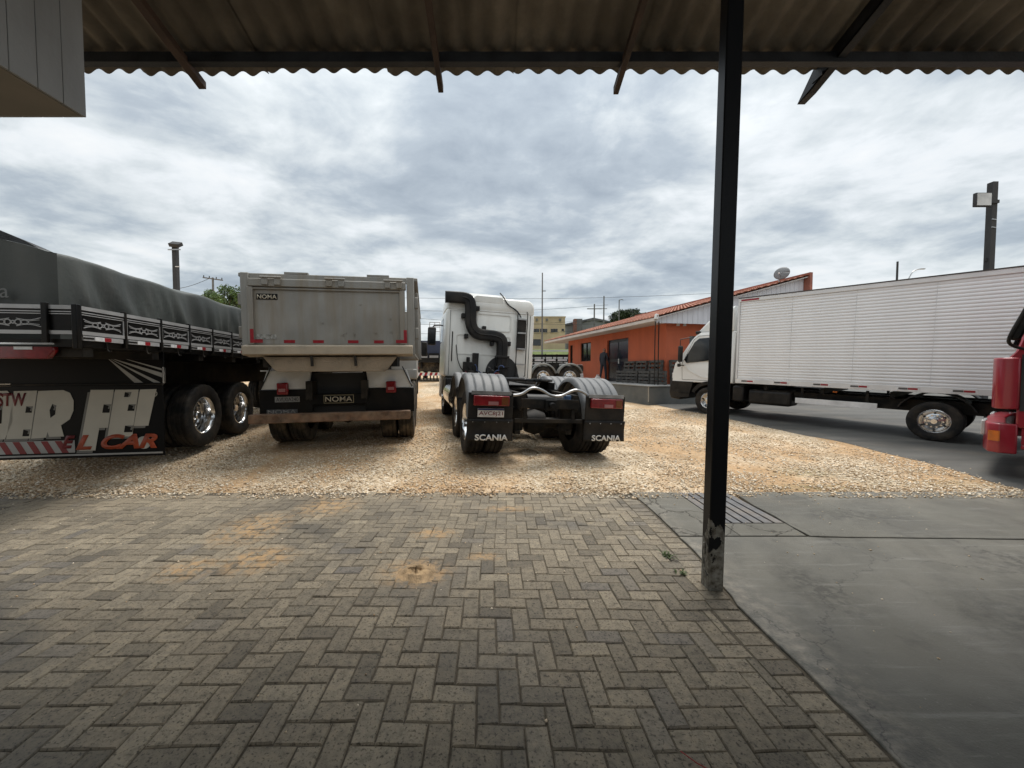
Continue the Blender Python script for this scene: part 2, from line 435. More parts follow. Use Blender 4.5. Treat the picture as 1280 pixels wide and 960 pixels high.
def seq(*parts):
    out = []
    for a, b, st in parts:
        n = max(1, round((b - a) / st)); out += [a + (b - a) * i / n for i in range(n)]
    out.append(parts[-1][1]); return out
def sheet(name, xs, ys, zf, m):
    nx, ny = len(xs), len(ys)
    vs = [(x, y, zf(x, y)) for x in xs for y in ys]
    fs = [(i * ny + j, (i + 1) * ny + j, (i + 1) * ny + j + 1, i * ny + j + 1) for i in range(nx - 1) for j in range(ny - 1)]
    me = bpy.data.meshes.new(name); me.from_pydata(vs, [], fs); me.polygons.foreach_set('use_smooth', [True] * len(fs))
    return tag(meshobj(name, me, m), kind='structure')
GX = seq((-600, -60, 60), (-60, -14, 4), (-14, 12, .3), (12, 60, 4), (60, 600, 60))
GY = seq((-200, -8, 24), (-8, 4, 1), (4, 22, .3), (22, 80, 2), (80, 900, 60))
M_gravel = gravel_material()
def gzn(x, y):
    z = gz(x, y)
    if 4.7 < y < 45: z += .03 * mnoise.noise((x * .8, y * .8, 0)) * sm(4.7, 5.6, y)
    return z
ground = sheet('ground', GX, GY, gzn, M_gravel)

def settle(x, y):
    """the paving has sunk and heaved: height of its surface"""
    return .010 * mnoise.noise((x * .9, y * .9, 5)) + .006 * mnoise.noise((x * 2.1, y * 2.1, 2)) - .004
# loose crushed stone lying on the yard: far too many to count
def stones():
    rng = np.random.default_rng(3)
    n = 120000
    y = 4.42 + (rng.random(n) ** 1.55) * 8.5
    x = -8.5 + rng.random(n) * 15.6
    edge = 6.95 - .02 * (y - 5) ** 2 * .5
    nz = np.array([mnoise.noise((a * .55, b * .55, 3.3)) + .5 * mnoise.noise((a * 1.9, b * 1.9, 1.3)) for a, b in zip(x, y)])
    keep = (x < edge + rng.normal(0, .12, n)) & (rng.random(n) < np.clip(.62 + nz * 1.1, .08, 1))
    rut = np.ones(n)
    for (ax, ay, hd, tr) in ((.62, 6.6, 12.5, .93), (-2.82, 7.2, 10.5, .93), (.9, 6.6, 20, .9)):
        for sgn in (-1, 1):
            dx = np.abs(x - (ax + sgn * tr + math.tan(R(hd)) * (ay - y))); rut *= 1 - .72 * np.exp(-(dx / .26) ** 2)
    keep &= rng.random(n) < rut
    fringe = .12 + .10 * np.array([mnoise.noise((a * 1.3, 9.1, 0)) for a in x])
    keep &= (y > 4.62 - fringe * rng.random(n) ** 2 * 2)
    x, y = x[keep], y[keep]
    sx = rng.uniform(-5.5, 4.5, 420); sy = 1.0 + 3.5 * rng.random(420) ** .45
    x, y = np.concatenate([x, sx]), np.concatenate([y, sy]); n = len(x)
    s = .006 + .010 * rng.random(n) ** 1.6 + (rng.random(n) < .05) * .009
    s[-420:] = .003 + .006 * rng.random(420) ** 2
    base = np.array([(1, 0, 0), (-1, 0, 0), (0, 1, 0), (0, -1, 0), (0, 0, 1), (0, 0, -1)], float)
    v = base[None] * (s[:, None, None] * np.array([1.25, 1., .75])) + rng.normal(0, .22, (n, 6, 3)) * s[:, None, None]
    a = rng.random(n) * 2 * np.pi; ca, sa = np.cos(a)[:, None], np.sin(a)[:, None]
    vx = v[:, :, 0] * ca - v[:, :, 1] * sa; vy = v[:, :, 0] * sa + v[:, :, 1] * ca
    zz = np.array([max(gzn(p, q), (settle(p, q) if p < 1.65 else 0) if q < 4.6 else -1) for p, q in zip(x, y)])
    co = np.stack([vx + x[:, None], vy + y[:, None], v[:, :, 2] + (zz + s * .35)[:, None]], -1).reshape(-1, 3)
    tri = np.array([(0, 2, 4), (2, 1, 4), (1, 3, 4), (3, 0, 4), (2, 0, 5), (1, 2, 5), (3, 1, 5), (0, 3, 5)])
    f = (tri[None] + (np.arange(n) * 6)[:, None, None]).reshape(-1, 3)
    me = bpy.data.meshes.new('loose_gravel')
    me.vertices.add(len(co)); me.vertices.foreach_set('co', co.ravel())
    me.loops.add(f.size); me.loops.foreach_set('vertex_index', f.ravel().astype(np.int32))
    me.polygons.add(len(f)); me.polygons.foreach_set('loop_start', np.arange(len(f), dtype=np.int32) * 3)
    me.update(calc_edges=True); me.validate()
    tone = rng.random(n) ** .8
    pal = np.array([(.30, .205, .12), (.52, .39, .25), (.66, .54, .39), (.78, .71, .59)])
    idx = tone * 2.999; i0 = idx.astype(int); fr = (idx - i0)[:, None]
    col = pal[i0] * (1 - fr) + pal[i0 + 1] * fr
    warm = np.clip(np.array([mnoise.noise((p * .5, q * .35, 8.8)) for p, q in zip(x, y)]) * 1.4, 0, .8)[:, None]
    col = col * (1 - warm * .6) + np.array([.46, .29, .15]) * warm * .6
    col = np.concatenate([col, np.ones((n, 1))], 1)
    at_ = me.attributes.new('tone', 'FLOAT_COLOR', 'POINT'); at_.data.foreach_set('color', np.repeat(col, 6, 0).astype(np.float32).ravel())
    m, t, b = new_mat('stone'); an = N(t, 'ShaderNodeAttribute'); an.attribute_name = 'tone'
    t.links.new(an.outputs['Color'], b.inputs['Base Color']); b.inputs['Roughness'].default_value = .9
    return tag(meshobj('loose_gravel', me, m), 'loose beige crushed gravel strewn over the truck yard', 'gravel', kind='stuff')
stones()

# asphalt lane on the right
def asphalt_material():
    m, t, b = new_mat('asphalt'); P = posnode(t); L = t.links.new
    mp = N(t, 'ShaderNodeMapping'); L(P, mp.inputs[0]); mp.inputs['Rotation'].default_value = (0, 0, R(-30)); mp.inputs['Scale'].default_value = (.5, 3, 1)
    n1 = noise_at(t, mp.outputs[0], .6, 7, .6, .3)
    c = ramp(t, n1.outputs['Fac'], [(.3, (.058, .057, .053)), (.5, (.086, .084, .078)), (.7, (.118, .114, .105))])
    dust = ramp(t, noise_at(t, P, 1.1, 7, .65).outputs['Fac'], [(.5, (0, 0, 0)), (.75, (.35, .35, .35))])
    c = mixc(t, dust, c, (.20, .17, .13))
    fine = noise_at(t, P, 160, 3)
    L(c, b.inputs['Base Color']); b.inputs['Roughness'].default_value = .75; b.inputs['Specular IOR Level'].default_value = .3
    bp = N(t, 'ShaderNodeBump'); bp.inputs['Strength'].default_value = .35; bp.inputs['Distance'].default_value = .01
    L(fine.outputs['Fac'], bp.inputs['Height']); L(bp.outputs[0], b.inputs['Normal'])
    return m
def asphalt():
    ys = seq((4.74, 14.2, .25), (14.2, 60, 3)); ns = 14; vs = []; fs = []
    for j, y in enumerate(ys):
        e = 6.55 + .42 * sm(4.7, 6.5, y) - .95 * sm(7.5, 13.5, y) + .07 * mnoise.noise((0, y * 1.7, 0))
        if y > 13: e = e + (y - 13) * -.05
        for i in range(ns + 1):
            x = e + (40 - e) * (i / ns) ** 2.2
            vs.append((x, y, gzn(x, y) + (.012 if i else -.01) + .014))
    fs = [(j * (ns + 1) + i, j * (ns + 1) + i + 1, (j + 1) * (ns + 1) + i + 1, (j + 1) * (ns + 1) + i) for j in range(len(ys) - 1) for i in range(ns)]
    me = bpy.data.meshes.new('asphalt_lane'); me.from_pydata(vs, [], fs); me.polygons.foreach_set('use_smooth', [True] * len(fs))
    tag(meshobj('asphalt_lane', me, asphalt_material()), kind='structure')
asphalt()

# ------------------------------------------------------------------ herringbone paving
SAND = [(-.60, 2.80, .30, .22), (-2.32, 3.60, .34, .42), (-2.33, 2.85, .22, .18), (-.58, 3.48, .22, .14), (-.11, 3.03, .16, .08), (-1.85, 4.2, .35, .35), (.1, 4.1, .3, .1), (-1.9, 3.0, .3, .25)]
def paver_material(name, attr):
    m, t, b = new_mat(name); P = posnode(t); L = t.links.new
    if attr:
        a = N(t, 'ShaderNodeAttribute'); a.attribute_name = 'tone'; rnd = a.outputs['Fac']
    else:
        rnd = N(t, 'ShaderNodeObjectInfo').outputs['Random']
    c = ramp(t, rnd, [(0, (.125, .105, .077)), (.12, (.178, .151, .110)), (.6, (.218, .182, .130)), (.93, (.262, .222, .16)), (1, (.135, .12, .103))])
    mott = ramp(t, noise_at(t, P, 22, 8, .7).outputs['Fac'], [(.28, (.5, .49, .47)), (.5, (.95, .95, .95)), (.72, (1.2, 1.17, 1.1))])
    mm = N(t, 'ShaderNodeMix', data_type='RGBA', blend_type='MULTIPLY'); mm.inputs['Factor'].default_value = 1
    L(c, mm.inputs['A']); L(mott, mm.inputs['B']); c = mm.outputs['Result']
    pit = ramp(t, noise_at(t, P, 75, 5, .65).outputs['Fac'], [(.36, (.22, .21, .19)), (.46, (1, 1, 1))])
    mm = N(t, 'ShaderNodeMix', data_type='RGBA', blend_type='MULTIPLY'); mm.inputs['Factor'].default_value = .9
    L(c, mm.inputs['A']); L(pit, mm.inputs['B']); c = mm.outputs['Result']
    # oil and tyre grime, and washed-in sand
    oil = ramp(t, noise_at(t, P, .75, 6, .6, .5).outputs['Fac'], [(.50, (0, 0, 0)), (.68, (.75, .75, .75))])
    c = mixc(t, oil, c, (.048, .045, .04))
    c = mixc(t, math_node(t, 'MULTIPLY', spots_mask(t, P, SAND), .9), c, (.36, .23, .11))
    sp = N(t, 'ShaderNodeSeparateXYZ'); L(P, sp.inputs[0])
    near = math_node(t, 'MULTIPLY', math_node(t, 'MULTIPLY', math_node(t, 'SUBTRACT', sp.outputs[1], 3.7), .9, clamp=True),
                     math_node(t, 'MULTIPLY', math_node(t, 'SUBTRACT', noise_at(t, P, 2.3, 7, .65).outputs['Fac'], .36), 2.4, clamp=True))
    c = mixc(t, math_node(t, 'MULTIPLY', near, .75), c, (.37, .30, .21))
    L(c, b.inputs['Base Color'])
    rg = ramp(t, oil, [(0, (.78,) * 3), (1, (.5,) * 3)]); L(rg, b.inputs['Roughness'])
    bp = N(t, 'ShaderNodeBump'); bp.inputs['Strength'].default_value = .5; bp.inputs['Distance'].default_value = .006
    h = math_node(t, 'ADD', noise_at(t, P, 140, 4, .6).outputs['Fac'], math_node(t, 'MULTIPLY', noise_at(t, P, 18, 5, .6).outputs['Fac'], 1.2))
    L(h, bp.inputs['Height']); L(bp.outputs[0], b.inputs['Normal'])
    return m
def bed_material():
    m, t, b = new_mat('paving_bed'); P = posnode(t)
    c = ramp(t, noise_at(t, P, 30, 6, .7).outputs['Fac'], [(.3, (.045, .038, .028)), (.6, (.10, .082, .058)), (.75, (.17, .13, .085))])
    t.links.new(c, b.inputs['Base Color']); b.inputs['Roughness'].default_value = .95
    return m
def kerb(y): return 1.53 + .11 * sm(2.3, 3.3, y)      # where the paving meets the concrete
def drift(x, y):
    k = .05
    return (x + k * mnoise.noise((x * .3, y * .5, 11)), y + k * mnoise.noise((x * .5, y * .3, 21)) - .03)
def brick_mesh(name, lx, ly, seed):
    rr = random.Random(seed); h = .06; e = .005
    def ring(sx, sy, z, j=0): return [(sx * a + rr.uniform(-j, j), sy * b + rr.uniform(-j, j), z) for a, b in ((-1, -1), (1, -1), (1, 1), (-1, 1))]
    x, y = lx / 2, ly / 2
    return MB().loft([ring(x, y, -h), ring(x, y, -e * 1.3, .001), ring(x - e, y - e, 0, .0015)], caps=True)
def paving():
    bed = sheet('paving_bed', seq((-9, 1.66, .3)), seq((-6, 4.66, .3)), lambda x, y: settle(x, y) - .007, bed_material())
    pave = thing('paving', None, None); tag(pave, kind='structure')
    W = .1; g = .004; items = []
    for i in range(-95, 30):
        for j in range(-65, 60):
            x0, y0 = i * W, j * W
            k = (i - j) % 4
            # 90 degree herringbone: cells (i,j),(i+1,j) form a lying brick when k==0, (i,j),(i,j+1) a standing one when k==2... 
            if k == 0: items.append((x0 + W, y0 + W / 2, 0))
            elif k == 3: items.append((x0 + W / 2, y0 + W, 1))
    out = []
    rr = random.Random(5)
    for cx, cy, o in items:
        x, y = drift(cx, cy)
        lim = kerb(cy) - .178 + .02 * mnoise.noise((0, cy * 2, 0))
        hx = .1 if o == 0 else .05
        cut = 0
        if x + hx > lim:
            cut = lim - (x - hx)
            if cut < .025: continue
        if x < -8.8 or y > 4.60 + .05 * mnoise.noise((x * 1.5, 0, 4)) or y < -5.8: continue
        x2, y2 = drift(cx + (.05 if o == 0 else 0), cy + (0 if o == 0 else .05))
        ang = math.atan2(y2 - y, x2 - x) if o == 0 else math.atan2(-(x2 - x), y2 - y)
        ang += rr.gauss(0, .012)
        z = settle(x, y) + rr.gauss(0, .0018)
        e = .05; tx = (settle(x, y + e) - settle(x, y - e)) / (2 * e); ty = -(settle(x + e, y) - settle(x - e, y)) / (2 * e)
        if cut: x -= hx - cut / 2; o = (3, round(cut - .003, 3), (W if o == 0 else 2 * W) - g)
        out.append((x, y, z, ang, tx + rr.gauss(0, .005), ty + rr.gauss(0, .005), o))
    # edge course of pavers laid across along the concrete
    y = -5.7
    while y < 4.4:
        out.append((kerb(y) - .092, y, settle(1.5, y), rr.gauss(0, .015), rr.gauss(0, .01), rr.gauss(0, .01), 2)); y += .104
    def size(b):
        if b[1] < .85: return -1
        px, py, d = proj((b[0], b[1], b[2]))
        if not (-10 < px < 1290 and py < 985): return -1
        return (1 / d) ** 3
    out.sort(key=size, reverse=True)
    MP = paver_material('paver', False); MA = paver_material('paver_far', True)
    kinds = [[brick_mesh('paver', *s, 10 * q + v) for v in range(4)] for q, s in enumerate(((2 * W - g, W - g), (W - g, 2 * W - g), (.168, .098)))]
    base = [[k.mesh('paver') for k in q] for q in kinds]
    for q in base:
        for me in q: me.materials.append(MP)
    acc = MB(); tone = []
    for n, (x, y, z, a, tx, ty, o) in enumerate(out):
        v = rr.randrange(4)
        if isinstance(o, tuple):
            kb = brick_mesh('paver', o[1], o[2], n); me = None
            if n < 300: me = kb.mesh('paver'); me.materials.append(MP)
        else: kb = kinds[o][v]; me = base[o][v]
        if n < 300:
            meshobj('paver', me, None, pave, (x, y, z), (tx, ty, a))
        else:
            m = Matrix.Translation((x, y, z)) @ Matrix.Rotation(a, 4, 'Z') @ Matrix.Rotation(ty, 4, 'Y') @ Matrix.Rotation(tx, 4, 'X')
            acc.add(kb.v, kb.f, m); tone += [rr.random()] * len(kb.v)
    o = acc.build('paver_field', MA, pave); tag(o, kind='stuff')
    at_ = o.data.attributes.new('tone', 'FLOAT', 'POINT'); at_.data.foreach_set('value', tone)
paving()

# heap of sand left on the pavers, a weed in the joint, a red straw
def sand_heap():
    c = (-.60, 2.80)
    def fn(u, v):
        r = u * .16; a = v * 2 * math.pi; k = 1 + .25 * mnoise.noise((math.cos(a) * 1.5, math.sin(a) * 1.5, 1))
        z = .030 * (1 - u) ** 1.1 * (1 + 1.6 * mnoise.noise((u * 5, math.cos(a) * 2.6, math.sin(a) * 2.6))) - .010 * u
        return (c[0] + r * k * math.cos(a) * 1.25, c[1] + r * k * math.sin(a), settle(*c) + z)
    o = MB().grid(fn, 10, 28).build('sand_heap', mat('sand', (.36, .25, .14), .95, 0, .25, 14, .6, 90), smooth=True, ang=70)
    tag(o, 'small heap of tan sand lying on the herringbone pavers', 'sand', kind='stuff')
sand_heap()
def weed(x, y, s, lab):
    mb = MB(); rr = random.Random(int(x * 100))
    for i in range(26):
        a = rr.uniform(0, 6.28); l = s * rr.uniform(.5, 1.2); el = rr.uniform(.3, 1.1); b = Vector((x + rr.gauss(0, .02), y + rr.gauss(0, .015), settle(x, y)))
        d = Vector((math.cos(a) * math.cos(el), math.sin(a) * math.cos(el), math.sin(el))); sd = Vector((-math.sin(a), math.cos(a), 0)) * .004
        m1 = b + d * l * .6; t = b + d * l + Vector((0, 0, -l * .25))
        mb.add([b - sd, b + sd, m1 + sd * 1.3, m1 - sd * 1.3, t], [(0, 1, 2, 3), (3, 2, 4)])
    tag(mb.build('weed', mat('weed_green', (.07, .10, .03), .7, 0, .3, 30)), lab, 'weed')
weed(1.37, 3.03, .075, 'small green weed growing between pavers by the black post')
weed(1.36, 2.78, .04, 'tiny green weed sprout in a paver joint nearer the post foot')
tag(MB().tube([(.72, 1.45, .006), (.76, 1.40, .009), (.80, 1.375, .006)], .0022, 5).build('red_straw', mat('red_plastic', (.3, .02, .02), .4)), 'thin red straw dropped on the pavers', 'straw')

# ------------------------------------------------------------------ concrete apron with drain
def concrete_material(name, cracks):
    m, t, b = new_mat(name); P = posnode(t); L = t.links.new
    c = ramp(t, noise_at(t, P, .8, 8, .62, .4).outputs['Fac'], [(.3, (.082, .079, .067)), (.5, (.122, .117, .099)), (.7, (.16, .152, .13))])
    mp = N(t, 'ShaderNodeMapping'); L(P, mp.inputs[0]); mp.inputs['Rotation'].default_value = (0, 0, R(38)); mp.inputs['Scale'].default_value = (.7, 9, 1)
    scr = ramp(t, noise_at(t, mp.outputs[0], 1.6, 8, .7).outputs['Fac'], [(.54, (0, 0, 0)), (.70, (.7, .7, .7))])
    c = mixc(t, scr, c, (.20, .195, .175))
    mp2 = N(t, 'ShaderNodeMapping'); L(P, mp2.inputs[0]); mp2.inputs['Rotation'].default_value = (0, 0, R(62)); mp2.inputs['Scale'].default_value = (1.3, 22, 1)
    scr2 = ramp(t, noise_at(t, mp2.outputs[0], 1.9, 7, .65).outputs['Fac'], [(.62, (0, 0, 0)), (.72, (.55, .55, .55))])
    c = mixc(t, scr2, c, (.25, .24, .215))
    spk = ramp(t, noise_at(t, P, 55, 4, .6).outputs['Fac'], [(.64, (0, 0, 0)), (.72, (.6, .6, .6))])
    c = mixc(t, spk, c, (.23, .225, .20))
    c = mixc(t, ramp(t, noise_at(t, P, 5, 8, .7).outputs['Fac'], [(.55, (0, 0, 0)), (.75, (.5, .5, .5))]), c, (.052, .05, .046))
    sp = N(t, 'ShaderNodeSeparateXYZ'); L(P, sp.inputs[0])
    near = math_node(t, 'MULTIPLY', math_node(t, 'MULTIPLY', math_node(t, 'SUBTRACT', sp.outputs[1], 4.1), 1.6, clamp=True),
                     math_node(t, 'MULTIPLY', math_node(t, 'SUBTRACT', noise_at(t, P, 3, 7, .65).outputs['Fac'], .38), 2.6, clamp=True))
    c = mixc(t, math_node(t, 'MULTIPLY', near, .5), c, (.33, .28, .21))
    edge = math_node(t, 'MULTIPLY', math_node(t, 'SUBTRACT', 1.86, sp.outputs[0]), 4.5, clamp=True)
    edge = math_node(t, 'MULTIPLY', edge, math_node(t, 'MULTIPLY', math_node(t, 'SUBTRACT', noise_at(t, P, 12, 7, .7).outputs['Fac'], .42), 3, clamp=True))
    c = mixc(t, math_node(t, 'MULTIPLY', edge, .75), c, (.36, .32, .26))
    oil = spots_mask(t, P, [(3.3, 2.2, .5, .35), (2.5, 1.5, .3, .3), (4.2, 2.9, .6, .25), (2.2, 2.6, .2, .4), (3.6, 3.9, .5, .2)])
    c = mixc(t, math_node(t, 'MULTIPLY', oil, .6), c, (.04, .038, .034))
    vk = N(t, 'ShaderNodeTexVoronoi'); vk.feature = 'DISTANCE_TO_EDGE'; vk.inputs['Scale'].default_value = .55
    wk = N(t, 'ShaderNodeVectorMath', operation='ADD'); L(P, wk.inputs[0])
    sk = N(t, 'ShaderNodeVectorMath', operation='SCALE'); L(noise_at(t, P, 2.2, 6, .65).outputs['Color'], sk.inputs[0]); sk.inputs['Scale'].default_value = .6
    L(sk.outputs[0], wk.inputs[1]); L(wk.outputs[0], vk.inputs['Vector'])
    hair = ramp(t, vk.outputs['Distance'], [(.0, (.75, .75, .75)), (.004, (0, 0, 0))])
    c = mixc(t, hair, c, (.035, .033, .03))
    for rot_, off in ((24, 1.3), (31, -.7)):    # faint tyre marks swept across the slab
        mt_ = N(t, 'ShaderNodeMapping'); L(P, mt_.inputs[0]); mt_.inputs['Rotation'].default_value = (0, 0, R(rot_)); mt_.inputs['Location'].default_value = (off, 0, 0)
        wv = N(t, 'ShaderNodeTexWave'); wv.inputs['Scale'].default_value = .22; wv.inputs['Distortion'].default_value = 1.2; wv.inputs['Detail'].default_value = 3; L(mt_.outputs[0], wv.inputs['Vector'])
        tm = ramp(t, wv.outputs['Fac'], [(.90, (0, 0, 0)), (.97, (.45, .45, .45))])
        brk = math_node(t, 'MULTIPLY', tm, math_node(t, 'MULTIPLY', math_node(t, 'SUBTRACT', noise_at(t, P, 7, 8, .7).outputs['Fac'], .36), 2.4, clamp=True))
        c = mixc(t, brk, c, (.05, .048, .044))
    rgh = .6
    hh = noise_at(t, P, 90, 5, .6).outputs['Fac']
    if cracks:
        vo = N(t, 'ShaderNodeTexVoronoi'); vo.feature = 'DISTANCE_TO_EDGE'; vo.inputs['Scale'].default_value = 2.6
        wv = N(t, 'ShaderNodeVectorMath', operation='ADD'); L(P, wv.inputs[0])
        nv = noise_at(t, P, 4, 5, .6); sc = N(t, 'ShaderNodeVectorMath', operation='SCALE'); L(nv.outputs['Color'], sc.inputs[0]); sc.inputs['Scale'].default_value = .35
        L(sc.outputs[0], wv.inputs[1]); L(wv.outputs[0], vo.inputs['Vector'])
        ck = ramp(t, vo.outputs['Distance'], [(.0, (1, 1, 1)), (.035, (0, 0, 0))])
        c = mixc(t, ck, c, (.05, .045, .038)); rgh = .8
        hh = math_node(t, 'SUBTRACT', hh, ck)
    L(c, b.inputs['Base Color'])
    b.inputs['Specular IOR Level'].default_value = .3
    rg = ramp(t, noise_at(t, P, 1.6, 5).outputs['Fac'], [(.35, (rgh - .12,) * 3), (.65, (rgh + .15,) * 3)]); L(rg, b.inputs['Roughness'])
    bp = N(t, 'ShaderNodeBump'); bp.inputs['Strength'].default_value = .5; bp.inputs['Distance'].default_value = .008
    L(hh, bp.inputs['Height']); L(bp.outputs[0], b.inputs['Normal'])
    return m
def apron():
    mc = concrete_material('concrete', False); mk = concrete_material('concrete_cracked', True)
    def edgeline(y): return kerb(y) + .012 + .012 * mnoise.noise((0, y * 2, 0)) + .012 * mnoise.noise((3, y * 9, 0))
    ap = tag(thing('concrete_apron', None, None), kind='structure')
    def slab(pts, m):
        tag(MB().prism(pts, 'Z', -.12, .0).build('slab', m, ap, bevel=.006))
    left = [(edgeline(-5.9 + .1 * i), -5.9 + .1 * i) for i in range(93)]
    jag = lambda x: .012 * mnoise.noise((x * 3, 1, 0)) + .006 * mnoise.noise((x * 11, 2, 0))
    seam = [(4.6 - .12 * i, 3.335 + .05 * i / 14.5 + jag(4.6 - .12 * i)) for i in range(15)]
    slab([(14, -5.9), (14, 3.30)] + seam + [(2.80, 3.40), (1.64, 3.40)] + list(reversed([p for p in left if p[1] < 3.39])), mc)
    slab([(2.835, 3.418)] + [(x, y + .022 + .004 * mnoise.noise((x * 9, 5, 0))) for x, y in reversed(seam[:-1])] + [(14, 3.325), (14, 4.66), (6, 4.68), (2.90, 4.66), (2.87, 4.4), (2.845, 4.2), (2.855, 3.9), (2.83, 3.65)], mc)
    # broken strip between the pavers and the drain
    slab([(edgeline(3.42), 3.42), (2.20, 3.42), (2.20, 4.64), (1.9, 4.66), (1.63, 4.65), (1.66, 4.3), (1.665, 4.0), (1.66, 3.7)], mk)
    slab([(2.205, 3.42), (2.80, 3.42), (2.82, 3.70), (2.205, 3.70)], mk)
    dr = thing('drain_grate', 'flat drain grate of parallel metal bars set in the concrete apron', 'drain', (2.21, 3.71, 0))
    mm = mat('grate_metal', (.13, .13, .135), .6, .3, .15, 9, .2, 60, dirt=DUST, dirt_amt=.4)
    MB().b(.0, .62, .0, .93, -.15, -.10).build('pit', M_seam, dr)
    for i in range(6):
        x = .003 + i * .104
        MB().b(x, x + .082, .005, .93, -.055, -.001).build('bar', mm, dr, bevel=.003)
    for yy in (.02, .9): MB().b(.004, .604, yy, yy + .03, -.098, -.056).build('crossbar', mm, dr)
apron()

# ------------------------------------------------------------------ canopy over the apron
EDGE_Y, EDGE_Z, SLOPE = 3.42, 4.06, math.tan(R(16))
CX0, CX1 = -5.2, 7.2
def roofz(y): return EDGE_Z + (EDGE_Y - y) * SLOPE
M_fibre = mat('fibre_cement', (.19, .165, .13), .9, 0, .3, 1.6, .4, 30, dirt=(.08, .066, .05), dirt_amt=.8, dscale=1.4, streak=False)
M_iron = mat('brown_iron', (.075, .045, .032), .7, 0, .3, 5, .25, 60, dirt=(.03, .025, .02), dirt_amt=.6)
M_blackiron = mat('black_iron', (.012, .013, .016), .5, 0, .3, 5, .15, 60, dirt=(.05, .05, .05), dirt_amt=.3)
def canopy():
    root = thing('canopy', 'corrugated canopy roof with scalloped front edge on iron rafters', 'canopy', (0, 0, 0))
    pitch = .1765; per = 6; y0 = -5.9
    x = CX0 + .02; k = 0
    while x < CX1:
        n = per * 10; xa = x; oy = random.uniform(-.012, .012); oz = .010 * (k % 2)
        def fn(u, v, th=0.):
            xx = xa + u * (per * pitch + .03); yy = y0 + v * (EDGE_Y + oy - y0)
            return (xx, yy, roofz(yy) + 0.022 * math.cos(2 * math.pi * (xx - CX0) / pitch) + oz + th + .004 * mnoise.noise((xx * 2, yy, k)))
        mb = MB(); nv = 6
        mb.grid(fn, n, nv); o = len(mb.v); mb.grid(lambda u, v: fn(u, v, .009), n, nv)
        for i in range(n):     # close the front lip
            a = i * (nv + 1) + nv; b = a + nv + 1; mb.f.append((a, b, b + o, a + o))
        mb.build('roof_sheet', M_fibre, root, smooth=True, ang=60)
        x += per * pitch; k += 1
    # purlins
    for y in (3.24, 1.9, .5, -1.2, -3.0, -5.0):
        z = roofz(y) - .03
        MB().b(CX0, CX1, y - .03, y + .03, z - .085, z - .006).build('purlin', M_blackiron, root)
    # rafters below the purlins, their ends stand out past the edge
    def bar(px0, px1, wd, ht, m, y1, drop, name='rafter'):
        # px0: pixel column at top of picture, px1: at the eave, both on the rafter line
        xe = at(px1, 95, y1).x
        z1 = roofz(y1) - drop; yb = -5.8
        mb = MB(); zb = roofz(yb) - drop
        mb.prism([(y1, z1), (y1, z1 - ht), (yb, zb - ht), (yb, zb)], 'X', xe - wd / 2, xe + wd / 2)
        return mb.build(name, m, root, bevel=.004)
    bar(190, 253, .065, .06, M_iron, 3.41, .085); bar(540, 551, .045, .06, M_iron, 3.44, .085); bar(795, 770, .045, .065, M_iron, 3.45, .085)
    return root
canopy()
def truss():
    # black channel rafter with a lower strut, reaching out beyond the eave by the post
    root = thing('bracket_beam', 'black steel channel beam with a cut pointed end jutting out under the canopy edge', 'beam')
    p1 = at(1002, 122, 3.55); xe = p1.x + .05
    z = lambda y, d: p1.z + .17 + (3.5 - y) * SLOPE * .98 - d
    mb = MB(); yb = -5.8
    mb.prism([(3.42, z(3.42, 0)), (3.62, z(3.62, .15)), (3.50, z(3.5, .17)), (yb, z(yb, .17)), (yb, z(yb, 0))], 'X', xe - .035, xe - .027)
    mb.prism([(3.62, z(3.62, .15)), (3.50, z(3.5, .17)), (yb, z(yb, .17)), (yb, z(yb, .155)), (3.5, z(3.5, .155))], 'X', xe - .035, xe + .035)
    mb.b(xe - .026, xe + .032, 2.2, 2.22, z(2.2, .16), z(2.2, .01))
    mb.prism([(3.3, z(3.3, .0)), (yb, z(yb, .0)), (yb, z(yb, .02)), (3.3, z(3.3, .02))], 'X', xe - .027, xe + .035)
    mb.build('channel', M_blackiron, root)
    MB().b(xe - .045, xe - .037, 3.34, 3.45, z(3.4, .15), roofz(3.4) - .04).build('hanger_plate', M_blackiron, root)
truss()
